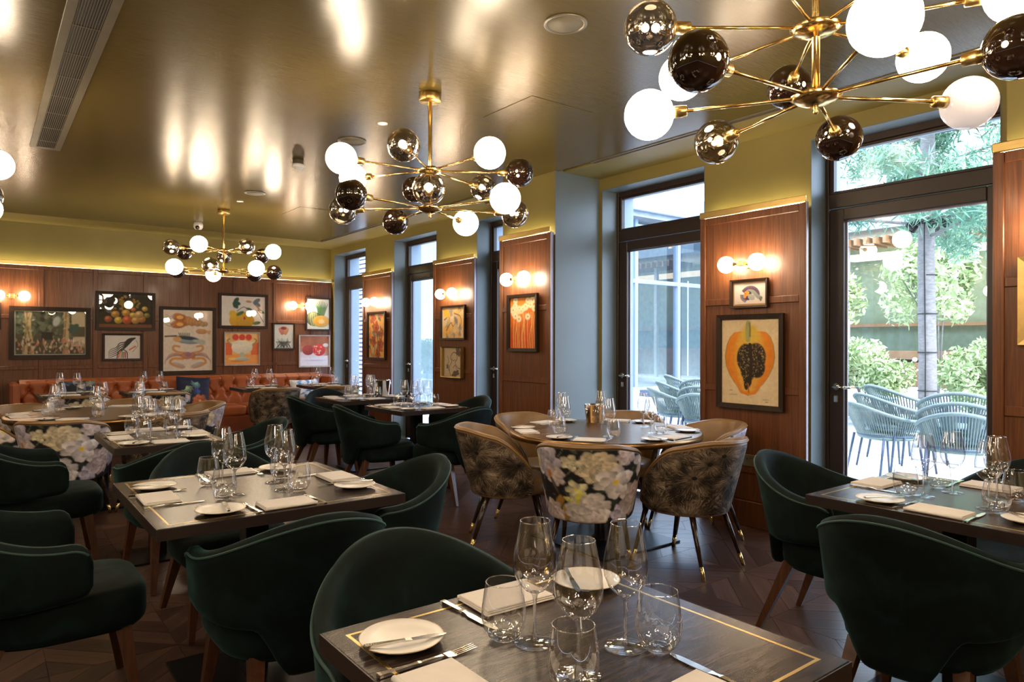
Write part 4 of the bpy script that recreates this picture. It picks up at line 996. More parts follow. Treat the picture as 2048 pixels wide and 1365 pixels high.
def art_lemon(c):
    c.ell(.46, .82, .42, .30, (.66, .36, .02), 0, 2, 0, 0, 0, .45); c.ell(.25, .60, .12, .12, (.66, .40, .03), 0, 6); c.curve([(.35, .5), (.5, .36), (.62, .44), (.8, .5), (.96, .86)], .012, (.10, .08, .07))
    for x, y, r, a in ((.42, .58, .14, -.5), (.9, .5, .13, .4), (.80, .9, .14, -.2), (.62, .42, .1, .2), (.28, .3, .1, 1.3)): leaf(c, x, y, r, a, (.07, .16, .05))
    for a in (-.9, .2, 1.1): c.ell(.30+.05*math.cos(a), .22+.1*math.sin(a), .12, .07, (.02, .07, .05), a, 2)
    for a in (-.6, .5): c.ell(.76+.05*math.cos(a), .2+.1*math.sin(a), .14, .07, (.09, .13, .18), a, 2)
    c.ell(.62, .17, .10, .04, (.42, .24, .12), .1); c.curve([(.80, .3), (.86, .42), (.88, .5)], .03, (.36, .2, .1)); c.ell(.52, .74, .03, .06, (.36, .03, .02))
def art_bowl(c):
    c.grain(.5, 5, 3); c.rect(0, .68, 1, 1, (.62, .26, .07)); c.rect(0, .3, .2, .7, (.55, .10, .03)); c.rect(.76, .3, 1, .7, (.55, .13, .04))
    for x in (.3, .5, .7): c.ell(x, .13, .1, .1, (.5, .05, .03), 0, 3)
    c.ell(.5, .36, .37, .10, (.62, .56, .42), 0, 2, 0, 0, 0, .2, (.2, .15, .08)); c.ell(.5, .45, .33, .22, (.66, .60, .46), 0, 2, 0, 0, 0, .35); c.rect(.44, .62, .56, .82, (.34, .36, .28)); c.ell(.5, .83, .24, .07, (.40, .42, .32), 0, 2, 0, 0, 0, .4); c.ell(.5, .31, .36, .05, (.58, .52, .4))
    for s in (-1, 1): c.curve([(.5+s*.36, .36), (.5+s*.44, .24), (.5+s*.38, .18)], .02, (.26, .18, .08))
    c.ell(.36, .9, .2, .03, (.45, .2, .05)).ell(.2, .82, .12, .04, (.66, .4, .12))
def art_protea(c):
    for k in range(24): a = -PI*.05-k*.13; x = .5+.34*math.cos(a)*(.6+.4*(k % 3)/2); c.curve([(.5, .96), (.5+.2*math.cos(a), .76), (x, .56+.2*((k*7) % 5)/5)], .018, (.04, .05, .035) if k % 2 else (.32, .34, .28), True)
    for k in range(11): c.ell(.5+.022*(k-5)*1.5, .24+.006*(k-5)**2*.4, .05, .16, (.55, .15+.01*k, .12), (k-5)*.09, 2, 0, 0, 0, .4)
    c.ell(.5, .16, .12, .06, (.20, .03, .04), 0, 2)
    for k in range(14): c.curve([(.1+.06*k, 1.0), (.2+.045*k, .86), (.1+.06*((k*5) % 14), .72)], .012, (.05, .055, .045))
def art_melon(c):
    for k in range(9): c.curve([(.62+.02*(k-4), .6), (.66+.05*(k-4), .3), (.62+.08*(k-4), .05+.02*abs(k-4))], .035, (.05+.01*k, .14+.02*(k % 3), .05), True)
    c.ell(.3, .66, .26, .24, (.16, .17, .07), .3, 2, 0, 0, 0, .5, (.05, .06, .03))
    for k in range(4): c.curve([(.2+.07*k, .45), (.14+.09*k, .66), (.22+.06*k, .88)], .012, (.38, .36, .18))
    c.ell(.64, .74, .3, .20, (.34, .32, .12), 0, 2); c.ell(.64, .73, .275, .175, (.72, .34, .03), 0, 2, 0, 0, 0, .25); c.ell(.64, .74, .1, .07, (.74, .5, .2), 0, 3, 7, .5); c.ell(.2, .25, .12, .1, (.6, .55, .3), 0, 8)
def art_pome(c):
    c.rect(0, 0, 1, .34, (.30, .10, .05)).grain(.5, 6, 2); c.rect(0, .66, 1, 1, (.56, .52, .58)); c.ell(.3, .62, .5, .1, (.5, .44, .48), 0, 8)
    c.ell(.28, .47, .20, .17, (.34, .05, .04), 0, 2, 0, 0, 0, .6); c.ell(.66, .47, .22, .20, (.55, .05, .04), 0, 2, 0, 0, 0, .5); r = random.Random(3)
    for i in range(26): c.ell(.62+.26*(r.random()-.5), .47+.26*(r.random()-.5), .025, .03, r.choice([(.68, .16, .10), (.6, .3, .2), (.4, .02, .03)]))
    c.ell(.9, .3, .1, .06, (.5, .46, .42)); c.ell(.5, .82, .3, .02, (.36, .34, .46), 0, 4)
def art_poppy(c):
    c.grain(.7, 6, 3); r = random.Random(6)
    for i in range(60): c.ell(r.random(), r.random(), .03+.07*r.random(), .02+.05*r.random(), r.choice([(.10, .09, .07), (.42, .34, .20), (.55, .16, .03), (.6, .28, .05), (.22, .2, .16)]), r.random()*3, 3, 3, .4)
    for x, y, q in ((.45, .32, .15), (.3, .62, .13), (.7, .72, .16), (.25, .1, .14), (.55, .92, .13), (.8, .45, .1)): c.flower(x, y, q, (.58, .12, .03), (.05, .03, .02), 5, x*5, int(x*50))
    for x in (.3, .5, .62): c.curve([(x, 1), (x+.08, .7), (x-.02, .4)], .012, (.05, .06, .04))
def art_abstract(c):
    c.grain(.6, 5, 5); r = random.Random(9)
    for i in range(34): c.ell(r.random(), r.random(), .05+.14*r.random(), .03+.08*r.random(), r.choice([(.62, .30, .04), (.60, .36, .08), (.44, .30, .16), (.55, .42, .26), (.24, .2, .16)]), r.random()*3, 6, 3, .5)
    for p in (((.2, .75), (.4, .5), (.5, .62), (.7, .4)), ((.55, .2), (.8, .3), (.85, .55), (.7, .7)), ((.1, .4), (.3, .3), (.35, .5))): c.curve(p, .025, (.13, .10, .09), True)
    c.ell(.62, .42, .16, .08, (.16, .13, .12), .9, 6); c.ell(.2, .2, .2, .12, (.66, .32, .03), .3, 5)
def art_figure(c):     # a plain loose line figure
    k = (.05, .035, .03)
    c.curve([(.35, .98), (.3, .7), (.42, .5), (.36, .34), (.5, .18), (.66, .22), (.7, .4), (.6, .52), (.74, .7), (.86, .72)], .012, k); c.ell(.76, .16, .16, .12, (.12, .08, .06), .7, 2, 5, .3); c.ell(.62, .9, .22, .1, (.10, .07, .05), -.3, 2, 5, .4)
    c.curve([(.42, .4), (.5, .46), (.6, .42)], .01, k); c.curve([(.2, .3), (.26, .5), (.18, .62), (.28, .8)], .01, k); c.rect(.14, .6, .26, .74, (.16, .12, .09)); c.curve([(.5, .7), (.6, .62), (.7, .8)], .012, k); c.ell(.48, .36, .014, .014, k)
def art_daisy(c):
    c.img[:] = np.array((.52, .07, .02))+(np.array((.60, .20, .02))-np.array((.52, .07, .02)))*np.clip(1.2-1.4*c.Y-.3*c.X, 0, 1)[..., None]; c.grain(.4, 5, 2); r = random.Random(12)
    for i, x in enumerate((.14, .22, .3, .36, .46, .58, .7, .78, .86, .94, .5)): c.curve([(x, 1), (x-.02, .75), (x+.05*math.sin(i*2), .5), (x+.02, .3)], .010, (.66, .36, .10)); 
    for i in range(17):
        x = .08+.86*r.random(); y = .05+.26*r.random(); q = .05+.02*r.random(); c.ell(x, y, q*1.25, q, (.70, .55, .34), 0, 2, 11, .35); c.ell(x, y, q*.22, q*.22, (.22, .16, .04))
    for x, y in ((.2, .36), (.34, .42), (.68, .38)): c.ell(x, y, .075, .06, (.72, .60, .40), 0, 2, 11, .35); c.ell(x, y, .016, .016, (.2, .16, .05))
def art_fish(c):
    c.rect(0, 0, 1, 1, (.52, .44, .40)); dk = (.035, .03, .075)
    for k in range(26): a = -2.6+k*.105; x, y = .50, .58; c.line([(x+.20*math.cos(a), y+.26*math.sin(a)), (x+.30*math.cos(a)+.02, y+.43*math.sin(a))], .022, (.03, .03, .12) if k % 2 else (.12, .04, .04))
    for k in range(9): a = 2.0+k*.16; c.line([(.48+.15*math.cos(a), .6+.2*math.sin(a)), (.46+.26*math.cos(a), .6+.34*math.sin(a))], .018, dk)
    c.curve([(.34, .62), (.46, .40), (.62, .44), (.76, .66), (.86, .74)], .09, (.20, .22, .20)); c.ell(.46, .6, .19, .22, dk, .2); c.ell(.56, .68, .2, .14, (.28, .28, .26), .4); c.ell(.40, .50, .13, .12, (.62, .22, .03), .1, 2); c.ell(.36, .62, .07, .1, (.6, .2, .03), .3); c.ell(.47, .45, .035, .04, (.7, .42, .05)); c.ell(.47, .45, .015, .018, (.02, .01, .01)); c.ell(.36, .5, .03, .03, (.5, .02, .02)); c.ell(.86, .78, .07, .1, (.12, .13, .10), .3, 2, 3, .4)
def art_papaya(c):
    c.grain(.10, 8, 4); X, Y = c.X/c.asp, c.Y
    R = lambda w, x0, y0: None
    def body(sc_, col, soft=2.5, dx=0):
        t = np.clip((Y-.13)/(.90-.13), 0, 1); hw = sc_*np.interp(t, [0, .03, .10, .22, .40, .55, .70, .80, .86, .92, .97, 1.0], [.0, .27, .35, .405, .435, .41, .335, .26, .20, .165, .12, .0])
        inb = (Y > .13+(.1*(1-sc_))) & (Y < .90-(.12*(1-sc_))); d = (hw-np.abs(X-.50-dx+.03*t))*c.asp
        mixc(c.img, np.clip(d/(c.px*soft)+.5, 0, 1)*inb, col)
    body(1.0, (.22, .14, .03)); body(.975, (.66, .24, .02)); body(.90, (.70, .20, .015), 14); body(.72, (.70, .27, .02), 22); body(.56, (.72, .36, .05), 12)
    c.ell(.5, .18, .12, .12, (.66, .44, .06), 0, 18); c.curve([(.47, .24), (.46, .13), (.47, .045)], .030, (.36, .33, .12)); c.curve([(.50, .2), (.50, .1), (.49, .05)], .012, (.20, .2, .06))
    m_ = np.zeros_like(X)
    for (x, y, rx, ry) in ((.43, .46, .15, .16), (.60, .44, .16, .15), (.47, .58, .13, .14), (.62, .56, .13, .12), (.46, .70, .07, .10), (.44, .77, .04, .06), (.5, .40, .16, .10)): m_ = np.maximum(m_, np.clip(1.25-np.hypot((X-x)/rx, (Y-y)/ry), 0, 1))
    ink = np.clip(m_*8-1.0, 0, 1); mixc(c.img, ink, (.018, .012, .008)); r = random.Random(4); hh, ww = ink.shape; n = 0
    while n < 330:
        x, y = .24+.54*r.random(), .28+.52*r.random()
        if ink[int(y*hh), int(x*ww)] > .6:
            c.ell(x, y, .005, .008, r.choice([(.26, .16, .06), (.06, .04, .03), (.42, .30, .14), (.02, .015, .01), (.16, .10, .05)]), r.random()*3, 1.5); n += 1
    c.curve([(.5, .3), (.52, .5), (.5, .74)], .022, (.02, .01, .008)); c.curve([(.48, .86), (.475, .8), (.47, .76)], .008, (.36, .10, .01))
    for x, y, l in ((.14, .845, .05), (.14, .895, .14), (.72, .935, .10), (.76, .96, .05)):
        c.curve([(x+l*i/7, y+(.006 if i % 2 else -.004)) for i in range(8)], .0028, (.30, .22, .13), n=3)
def art_dark(c): c.grain(.6, 6, 3); c.ell(.5, .5, .3, .3, (.2, .1, .05), 0, 20)
def picture(name, label, w, h, painter, bg, loc, rz, fr=.028, frm=None, dep=.024, mount=0, mx=130, glass=True, mountcol=None):
    """framed picture, local x to the viewer's right, y into the wall, centre at loc"""
    t = thing(name, label, 'picture', loc, rz); hx, hz = w/2, h/2; frm = frm or FRDARK
    m = MB(); o_ = [(-hx, -hz), (hx, -hz), (hx, hz), (-hx, hz)]; i_ = [(x-math.copysign(fr, x), z-math.copysign(fr, z)) for x, z in o_]
    v = []; f = []
    for k in range(4):
        (x, z), (a, b) = o_[k], i_[k]; v += [(x, 0, z), (x, -dep, z), (a, -dep*.82, b), (a, -.004, b)]
    for k in range(4):
        k2 = (k+1) % 4
        for e in range(4): e2 = (e+1) % 4; f.append((k*4+e, k2*4+e, k2*4+e2, k*4+e2))
    m.add(v, f); part('frame', m.mesh('frame', frm), t)
    pw, ph = hx-fr-mount, hz-fr-mount; c = blank(pw, ph, bg, mx); painter(c); c.grain(.22, 34, 9); W_, H_ = c.w, c.h
    V = [(-pw+2*pw*i/W_, -.006, ph-2*ph*k/H_) for k in range(H_+1) for i in range(W_+1)]; UV = [(i/W_, k/H_) for k in range(H_+1) for i in range(W_+1)]
    F = [(k*(W_+1)+i, (k+1)*(W_+1)+i, (k+1)*(W_+1)+i+1, k*(W_+1)+i+1) for k in range(H_) for i in range(W_)]
    me = mk('print', V, F, PAINT); paint_mesh(me, c.img, UV); part('print', me, t)
    part('backing', bx('bk', mountcol or FRDARK, (-hx+fr*.5, hx-fr*.5, -.0045, -.001, -hz+fr*.5, hz-fr*.5)), t)
    if glass: part('glass', mk('glass', [(-hx+fr, -.011, -hz+fr), (hx-fr, -.011, -hz+fr), (hx-fr, -.011, hz-fr), (-hx+fr, -.011, hz-fr)], [(0, 1, 2, 3)], PICG), t)
    return t
PY = yb-.0005
def back(x0, x1, z1, z0, label, painter, bg, **kw): picture('framed_picture', label, x1-x0, z1-z0, painter, bg, ((x0+x1)/2, PY, (z0+z1)/2), 0, **kw)
MC = plain('pale mount', (.36, .40, .34), .7)
back(.294, 1.175, 1.794, 1.118, 'wide dark framed village scene with trees and pale figures', art_village, (.06, .055, .04), fr=.055, mount=.012, mountcol=MC)
back(1.23, 1.951, 2.028, 1.501, 'dark framed still life of piled fruit on black', art_fruit, (.012, .009, .006), fr=.04)
back(1.313, 1.789, 1.459, 1.09, 'dark framed line drawing of wavy black hair and coloured stripes', art_line, (.64, .60, .58), fr=.026)
back(2.007, 2.757, 1.847, .885, 'large dark framed print of lobster, fish and crab', art_sea, (.64, .55, .46), fr=.046)
back(2.796, 3.515, 2.073, 1.551, 'dark framed print of yellow citrus with leaves and butterflies', art_lemon, (.68, .62, .58), fr=.04)
back(2.875, 3.396, 1.498, .991, 'pale framed painting of a white tureen on orange', art_bowl, (.60, .36, .14), fr=.02, frm=FRPALE, glass=False)
back(3.592, 3.939, 1.645, 1.226, 'small dark framed drawing of a pink protea flower', art_protea, (.56, .55, .48), fr=.024)
back(4.115, 4.561-.03, 2.062, 1.533, 'dark framed print of cut melon with spiky leaves', art_melon, (.60, .56, .46), fr=.024)
back(4.003, 4.52, 1.463, .946, 'pale framed painting of red pomegranates on white cloth', art_pome, (.34, .14, .09), fr=.022, frm=FRPALE, glass=False)
back(-.40, .215, 1.831, 1.492, 'smaller dark framed picture next to the village scene', art_dark, (.05, .04, .03), fr=.03)
def side(ya, yb_, z1, z0, X0, label, painter, bg, **kw): picture('framed_picture', label, yb_-ya, z1-z0, painter, bg, (X0-.0005, (ya+yb_)/2, (z0+z1)/2), R90, **kw)
side(8.67, 9.23, 1.782, 1.10, XR, 'tall dark framed painting of orange poppies', art_poppy, (.55, .30, .08), fr=.03, dep=.03, glass=False)
side(6.686, 7.22, 1.79, 1.38, XR, 'dark framed abstract in orange and grey', art_abstract, (.52, .36, .18), fr=.022, dep=.028, glass=False)
side(6.73, 7.17, 1.302, .93, XR, 'small tan line drawing of a figure below the abstract', art_figure, (.48, .37, .25), fr=.012, dep=.05, frm=FRGOLD, glass=False)
side(4.73, 5.17, 1.793, 1.267, 3.955, 'dark framed painting of white daisies on red', art_daisy, (.55, .1, .02), fr=.03, dep=.03, glass=False)
side(2.792, 3.104, 1.82, 1.61, XR, 'small framed print of a spiky finned fish above the papaya', art_fish, (.55, .46, .4), fr=.016, mount=.012, dep=.03, mountcol=plain('tan mount', (.42, .22, .08), .6))
side(2.668, 3.22, 1.562, .864, XR, 'dark framed botanical print of a halved papaya', art_papaya, (.70, .54, .33), fr=.036, mx=240, dep=.03)
side(.70, 1.175, 1.779, 1.345, 4.09, 'gilt framed picture on the panel beside the tree-view door', art_dark, (.3, .2, .1), fr=.03, frm=FRGOLD)
# ------------------------------------------------------------------ outside: terrace, planting, buildings
PAVE = plain('pale terrace paving', (.70, .69, .67), .7, 0, .06, 3)
COB = plain('grey setts', (.33, .33, .34), .8, 0, .12, 9)
GREYM = plain('slate blue metal', (.10, .13, .19), .45, .4, .08, 6)
ROPE = plain('sage rope', (.20, .25, .235), .75, 0, .12, 40, bump=.4, bscale=300)
SAGE = plain('sage cushion', (.22, .30, .26), .8, 0, .08, 20)
BARK = plain('grey bark', (.22, .20, .19), .9, 0, .25, 14, (1, 1, 3), bump=.6, bscale=30)
def leafm(name, a, b): 
    t = NT(name); n = t.noise(t.coord('Object'), 1.7, 3); t.bsdf(t.ramp(n, [(.35, a), (.65, b)]), .55, 0, .3, Transmission_Weight=0); return t.m
LEAF1 = leafm('fresh green leaf', (.30, .40, .17), (.58, .64, .36)); LEAF2 = leafm('deep green leaf', (.09, .18, .09), (.20, .32, .15)); NEED = leafm('blue green needle', (.10, .24, .16), (.26, .42, .27))
HEATH = leafm('mauve grass', (.28, .16, .32), (.42, .30, .44))
g = struct('terrace', bx('terrace', PAVE, (4.96, 46, -20, 13.05, -.12, -.02)))
# paving slabs near the doors, pieces of the terrace
sl = bx('paving_slab', PAVE, (-.448, .448, -.298, .298, -.02, 0), b=.003)
for i in range(4):
    for j in range(14): part('paving_slab', sl, g, (5.42+i*.9+(.45 if j % 2 else 0)*0, -1.0+j*.6, random.uniform(-.001, 0)))
part('setts_strip', bx('setts', COB, (8.7, 12.6, -8, 12.4, -.02, -.006)), g)
struct('kerb', bx('kerb', GREYM, (13.4, 13.6, -8, 12.0, -.02, .14)))
# stacked rope chairs
def rope_chair():
    t = thing('rope_chair', 'x', 'chair'); n = 56
    P = upath(.27, .26, .14, n); top_ = []; bot_ = []
    for (x, y, nx, ny, s) in P:
        if nx*x+ny*y < 0: nx, ny = -nx, -ny
        z = .60+.16*(.5+.5*math.cos(PI*min(1, abs(s)/.95))); c = max(0, math.cos(PI/2*s)); top_.append((x+nx*.06, y+ny*.06-.06*c, z)); bot_.append((x*.92, y*.92, .44))
    m = MB(); m.tube(top_, .017, 8); part('top_rail', m.mesh('rail', ROPE), t)
    m = MB(); m.tube(bot_, .012, 6); part('lower_rail', m.mesh('rail', GREYM), t)
    m = MB()
    for k in range(n+1): a, b = Vector(top_[k]), Vector(bot_[k]); m.tube([a, a.lerp(b, .5), b], .0055, 5, caps=False)
    o = part('rope_weave', m.mesh('weave', ROPE), t); o['kind'] = 'stuff'
    v, f = cushion(.25, -.22, .24, .40, .445, .02); part('seat', mk('seat', v, f, SAGE, True), t)
    for s in (-1, 1):
        for y0, y1 in ((.19, .24), (-.17, -.24)):
            m = MB(); m.tube([(s*.24, y0, .43), (s*.27, y1, 0)], [.013, .010], 8); part('leg', m.mesh('leg', GREYM), t)
    return t
rp = rope_chair(); ru = []
for (x, y, rz, lab, st) in ((7.20, 3.20, -2.12, 'sage rope terrace chair in the stack before the tree trunk', .115), (6.84, 2.40, -1.25, 'sage rope terrace chair in the stack turned away from the tree-view door', .06), (7.20, 5.80, -2.1, 'sage rope terrace chair in the stack seen past the papaya table', .115), (6.86, 5.10, -1.2, 'sage rope terrace chair in the stack half behind the papaya panel', .06)):
    for k, lv in enumerate(('lowest', 'middle', 'topmost')):
        place(rp, ru, (x+st*k*math.cos(rz+PI/2), y+st*k*math.sin(rz+PI/2), .082*k), rz, lab.replace('sage', lv+' sage').replace('chair in', 'chair of'), 'stacked rope terrace chairs')
# foliage
def foliage(pts, size, mat, seed, name='foliage', wr_=.42):
    r = np.random.default_rng(seed); n = len(pts); pts = np.asarray(pts); d = r.normal(size=(n, 3)); d /= np.linalg.norm(d, axis=1)[:, None]; e = np.cross(d, r.normal(size=(n, 3))); e /= np.linalg.norm(e, axis=1)[:, None]
    s = size*(.6+.8*r.random(n))[:, None]; V = np.stack([pts-d*s, pts+e*s*wr_, pts+d*s, pts-e*s*wr_], 1).reshape(-1, 3); F = np.arange(4*n).reshape(n, 4)
    me = bpy.data.meshes.new(name); me.from_pydata(V.tolist(), [], F.tolist()); me.materials.append(mat); return me
def cloud(n, c, rad, seed, blobs=14):
    r = np.random.default_rng(seed); B = r.normal(size=(blobs, 3)); B /= np.linalg.norm(B, axis=1)[:, None]; B *= (r.random(blobs)**.4)[:, None]
    k = r.integers(0, blobs, n); q = r.normal(size=(n, 3)); q /= np.linalg.norm(q, axis=1)[:, None]
    return np.array(c)+(B[k]*.72+q*.34*(r.random(n)**.4)[:, None])*np.array(rad)
def shrub(label, loc, rad, mat, seed, n=2600, size=.06, stems=4):
    lift = loc[2]; loc = (loc[0], loc[1], -.02)
    t = thing('shrub', label, 'shrub', loc); o = part('foliage', foliage(cloud(n, (0, 0, rad[2]*1.05+.1+lift), rad, seed), size, mat, seed), t); o['kind'] = 'stuff'
    r = random.Random(seed)
    for k in range(stems): m = MB(); a = r.random()*6; m.tube([(0, 0, 0), (.1*math.cos(a), .1*math.sin(a), lift+rad[2]*.6), (rad[0]*.5*math.cos(a), rad[1]*.5*math.sin(a), lift+rad[2]*1.3)], [.02, .014, .006], 6); part('stem', m.mesh('stem', BARK), t)
TX, TY = 9.75, 3.80
t = thing('conifer_tree', 'tall conifer with cabled grey trunk on the terrace', 'tree', (TX, TY, -.02))
m = MB(); m.tube([(0, 0, 0), (.01, .0, 1.2), (-.02, .01, 2.4), (0, 0, 3.6), (.01, 0, 6.5)], [.115, .105, .10, .09, .05], 16); part('trunk', m.mesh('trunk', BARK), t)
m = MB(); m.tube([(-.118, -.02, .05), (-.11, -.02, 1.2), (-.118, -.01, 2.4), (-.1, 0, 3.2)], .007, 6); part('cable', m.mesh('cable', BLACK), t)
for z in (.75, 1.25, 1.75, 2.25): part('cable_tie', MB().lathe([(.106, z), (.114, z), (.114, z+.012), (.106, z+.012)], 16, close=True).mesh('tie', BLACK), t)
r = random.Random(3); pts = []; m = MB()
for k in range(46):
    a = r.random()*6.28; z = 2.75+r.random()*3.4; L = (1.2+1.3*r.random())*(1-(z-2.7)/6); p0 = Vector((0, 0, z)); p1 = Vector((math.cos(a)*L*.6, math.sin(a)*L*.6, z+.10)); p2 = Vector((math.cos(a)*L, math.sin(a)*L, z-.15*r.random())); m.tube([p0, p1, p2], [.022, .014, .005], 5)
    for q in range(620):
        w_ = .25+.75*r.random(); b = (p0.lerp(p1, w_*2) if w_ < .5 else p1.lerp(p2, w_*2-1)); pts.append((b.x+r.gauss(0, .13), b.y+r.gauss(0, .13), b.z+r.gauss(0, .09)))
part('branches', m.mesh('branches', BARK), t); o = part('foliage', foliage(pts, .085, NEED, 5, 'needles', .13), t); o['kind'] = 'stuff'
# spot lamp collar on the trunk
t = thing('tree_spotlight', 'dark ring of spotlights strapped round the conifer trunk', 'light', (TX, TY, 2.93))
part('collar', MB().lathe([(.11, -.03), (.13, -.03), (.13, .03), (.11, .03)], 18, close=True).mesh('collar', IRON), t)
for k in range(5):
    a = k*1.256; m = MB(); m.tube([(.13*math.cos(a), .13*math.sin(a), .02), (.24*math.cos(a), .24*math.sin(a), -.07)], [.035, .06], 10); part('lamp_head', m.mesh('head', IRON), t)
for k, (lab, loc, rad, mat, n, s) in enumerate([
    ('bright green shrub behind the conifer trunk', (12.9, 6.1, 0), (1.05, 1.05, .85), LEAF1, 6000, .055), ('fresh green shrub between the conifer trunk and timber bench', (13.2, 4.35, 0), (.8, .8, .75), LEAF1, 4600, .052),
    ('low dark shrub by the terrace kerb', (12.4, 7.25, 0), (.6, .6, .45), LEAF2, 1600, .06), ('grey green low shrub on the gravel', (11.6, 5.55, 0), (.38, .38, .16), NEED, 800, .045),
    ('tall green shrub against the far pavilion', (16.5, 8.8, 0), (1.1, 1.1, 1.9), LEAF1, 4200, .09), ('dark green hanging shrub against the far pavilion', (17.6, 4.4, .4), (1.0, 1.2, 1.5), LEAF2, 3600, .09), ('pale green tree crown beside the far pavilion', (17.0, 6.4, 1.2), (1.0, 1.0, 1.5), LEAF1, 4200, .09), ('airy pale green sapling between the conifer and pavilion', (14.4, 5.6, 1.3), (.9, 1.0, 1.1), LEAF1, 1500, .07), ('fine blue green young conifer by the glass pavilion', (14.5, 8.3, 1.2), (.75, .75, 1.3), NEED, 2600, .08), ('leafy pale green tree at the pavilion corner', (15.8, 3.6, .9), (1.0, 1.1, 1.7), LEAF1, 3000, .08)]):
    shrub(lab, loc, rad, mat, 40+k, n, s)
for k, (x, y) in enumerate(((12.2, 4.45), (12.3, 3.75), (11.9, 5.0))):
    t = thing('mauve_grass', 'tuft of mauve ornamental grass on the pale gravel', 'grass', (x, y, -.02), 0, 'mauve grass tufts'); m = MB(); r = random.Random(k)
    for q in range(26): a = r.random()*6.28; l = .12+.1*r.random(); m.tube([(0, 0, 0), (l*.4*math.cos(a), l*.4*math.sin(a), .25), (l*math.cos(a), l*math.sin(a), .42)], [.006, .005, .001], 3, caps=False)
    o = part('blades', m.mesh('blades', HEATH), t); o['kind'] = 'stuff'
# far garden pavilion
WOODO = plain('warm timber', (.36, .20, .10), .6, 0, .15, 8); DKG = plain('dark glazing', (.05, .07, .08), .08, 0, .1, 4); WARM = emit('warm pendant', (1, .78, .5), 5)
FX = 20.0
t = thing('garden_pavilion', 'glass fronted garden pavilion with slatted eaves beyond the trees', 'building', (FX, 5.5, -.02))
part('back_wall', bx('bw', plain('green pavilion wall', (.26, .33, .22), .7), (3, 3.2, -9, 6.2, 0, 4.6)), t)
part('floor_slab', bx('fs', PAVE, (-1.2, 3, -9, 6.2, 0, .12)), t)
part('fascia', bx('fa', plain('blue grey fascia', (.32, .40, .48), .5), (-.6, 3.2, -9, 6.2, 4.5, 5.5)), t)
sm = bx('eaves_slat', WOODO, (-.7, .6, -.04, .04, 4.1, 4.3))
for k in range(44): part('eaves_slat', sm, t, (0, -6+k*.26, 0))
pm = bx('post', plain('pale post', (.6, .56, .5), .6), (-.06, .06, -.06, .06, 0, 4.4))
for k in range(8): part('post', pm, t, (-.3, -8+k*2.05, 0))
gm = mk('pane', [(0, 0, 0), (0, 1.9, 0), (0, 1.9, 3.2), (0, 0, 3.2)], [(0, 1, 2, 3)], thin_glass('pavilion glass', (.95, .97, .97), 1.2))
part('fill_light_panel', bx('cl', emit('added pavilion fill light', (1, .85, .62), 3), (1.0, 2.6, -8, 5.5, 4.02, 4.05)), t)  # glowing panel added to lighten the pavilion interior
for k in range(7): part('pane', gm, t, (.05, -7.95+k*2.05, .2))
part('bar_counter', bx('bc', WOODO, (1.4, 2.2, -5, 5, .12, 1.15), b=.02), t); part('bar_shelf', bx('bs', WOODO, (2.6, 2.95, -6, 6, 1.9, 2.0)), t)
for k, (y, z, rr_) in enumerate(((6.9, 3.1, .26), (5.1, 3.5, .34), (5.7, 2.7, .32), (2.4, 3.0, .3), (.6, 2.3, .2))):
    p = thing('basket_pendant', ('woven glowing pendant lamp at the annexe end of the pavilion', 'largest woven glowing pendant lamp in the pavilion', 'woven glowing pendant lamp below the largest pavilion pendant', 'woven glowing pendant lamp half way along the pavilion', 'smallest glowing pendant lamp in the pavilion')[k], 'pendant lamp', (FX-.4-.2*k, y, z), 0, 'pavilion pendant lamps')
    part('shade', MB().sphere((0, 0, 0), rr_, 20, 12, .75).mesh('shade', WARM), p); m = MB(); m.tube([(0, 0, rr_*.7), (0, 0, 4.0-z)], .012, 6); part('cord', m.mesh('cord', BLACK), p)
for k in range(14): 
    p = part('festoon_bulb', MB().sphere((0, 0, 0), .045, 10, 6).mesh('fb', WARM), None, (15.2, 1.2+k*.62, 1.02)); tag(p, 'small round festoon bulb on the garden rail', 'bulb', 'festoon bulbs on the garden rail')
t = thing('garden_rail', 'dark low garden rail carrying festoon bulbs', 'railing', (15.25, 5.2, -.02))
part('top_rail', bx('tr', IRON, (-.03, .03, -4.5, 4.5, .98, 1.04)), t)
pm = bx('post', IRON, (-.03, .03, -.03, .03, 0, .98))
for k in range(7): part('post', pm, t, (0, -4.4+k*1.46, 0))
for k, (x, y, lab) in enumerate(((14.5, 2.95, 'brown timber garden bench beside the mauve grass'), (14.6, 7.3, 'brown timber garden bench behind the low dark shrub'))):
    t = thing('garden_bench', lab, 'bench', (x, y, -.02)); 
    for q in range(4): part('seat_slat', bx('ss', WOODO, (-.24+q*.12, -.14+q*.12, -.8, .8, .43, .47), b=.005), t)
    for s in (-1, 1): part('leg', bx('lg', IRON, (-.22, .22, s*.7-.03, s*.7+.03, 0, .43)), t)
    for q in range(2): part('back_slat', bx('bsl', WOODO, (.24, .27, -.8, .8, .6+q*.14, .70+q*.14), b=.005), t)
    for s in (-1, 1): part('back_post', bx('bp', IRON, (.27, .30, s*.7-.03, s*.7+.03, .3, .86)), t)
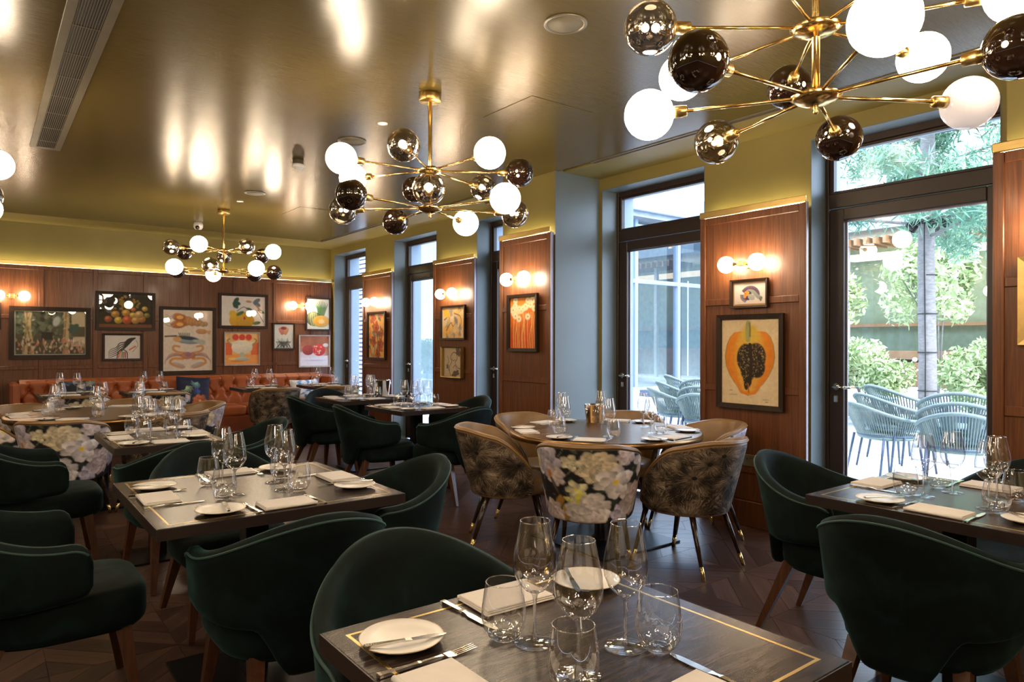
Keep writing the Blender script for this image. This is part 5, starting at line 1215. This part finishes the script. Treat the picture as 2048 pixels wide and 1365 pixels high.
# glazed building across the terrace
FY = 13.3; GWALL = thin_glass('facade glass', (.55, .66, .72), 1.5, .10); PALEB = plain('pale blue grey metal', (.30, .38, .52), .45, .3, .05, 5)
t = thing('glazed_building', 'two storey glazed office front across the terrace', 'building', (15, FY, -.02))
part('inner_wall', bx('iw', plain('pale interior wall', (.62, .64, .62), .8), (-8, 13, 3.0, 3.2, 0, 6.2)), t); part('inner_floor', bx('if', PAVE, (-8, 13, .1, 3, 0, .05)), t)
part('fascia', bx('fa', PALEB, (-8, 13, -.5, 3.2, 5.0, 5.6), b=.02), t); part('soffit', bx('so', plain('grey soffit', (.22, .25, .3), .6), (-8, 13, -.4, 3.2, 4.85, 5.0)), t)
vm = bx('mullion', PALEB, (-.06, .06, -.08, .1, 0, 4.9), b=.01); pm2 = bx('column', plain('slate column', (.10, .12, .16), .6), (-.16, .16, .3, .6, 0, 4.9))
gm = mk('pane', [(0, 0, 0), (1.74, 0, 0), (1.74, 0, 4.7), (0, 0, 4.7)], [(0, 1, 2, 3)], GWALL)
for k in range(11):
    part('mullion', vm, t, (-7.8+k*1.86, 0, 0)); part('pane', gm, t, (-7.74+k*1.86, .02, .1))
    if k % 2: part('column', pm2, t, (-7.4+k*1.86, 0, 0))
part('transom', bx('tm', PALEB, (-8, 13, -.07, .08, 3.05, 3.17), b=.01), t); part('sill', bx('sl', PALEB, (-8, 13, -.1, .1, 0, .12), b=.01), t)
d = part('door', bx('dr', PALEB, (-.5, -.42, -.1, 0, .1, 2.35), (.42, .5, -.1, 0, .1, 2.35), (-.42, .42, -.1, 0, 2.25, 2.35), (-.42, .42, -.1, 0, .1, .3)), t, (-1.2, 0, 0))
m = MB(); m.tube([(-.36, -.16, .8), (-.36, -.16, 1.7)], .018, 8); part('pull_handle', m.mesh('ph', STEEL), d)
# white slatted screen and pale block beyond the far windows
t = thing('slatted_screen', 'white horizontal slat screen outside the bench-end windows', 'screen', (5.9, 12.2, -.02))
sm = bx('slat', plain('white slat', (.75, .78, .82), .6), (-.03, .03, -1.3, 1.3, 0, .045), b=.004)
for k in range(42): part('slat', sm, t, (0, 0, .1+k*.085))
part('backing', bx('bk', plain('slate backing', (.16, .20, .28), .6), (.08, .1, -1.3, 1.3, 0, 3.7)), t)
for s in (-1, 1): part('post', bx('post', PALEB, (-.04, .04, s*1.3-.03, s*1.3+.03, 0, 3.7)), t)
t = thing('pale_annexe', 'plain pale blue annexe with dark windows beyond the bench-end doors', 'building', (13.2, 22.5, -.02))
part('wall', bx('aw', plain('annexe render', (.58, .62, .70), .8), (-4, 4, -3, 3, 0, 7), b=.02), t)
for k in range(3):
    for q in range(2): part('window', bx('win', DKG, (-3.1+k*2.2, -2+k*2.2, -3.03, -2.98, 1+q*2.8, 3+q*2.8), b=.01), t)
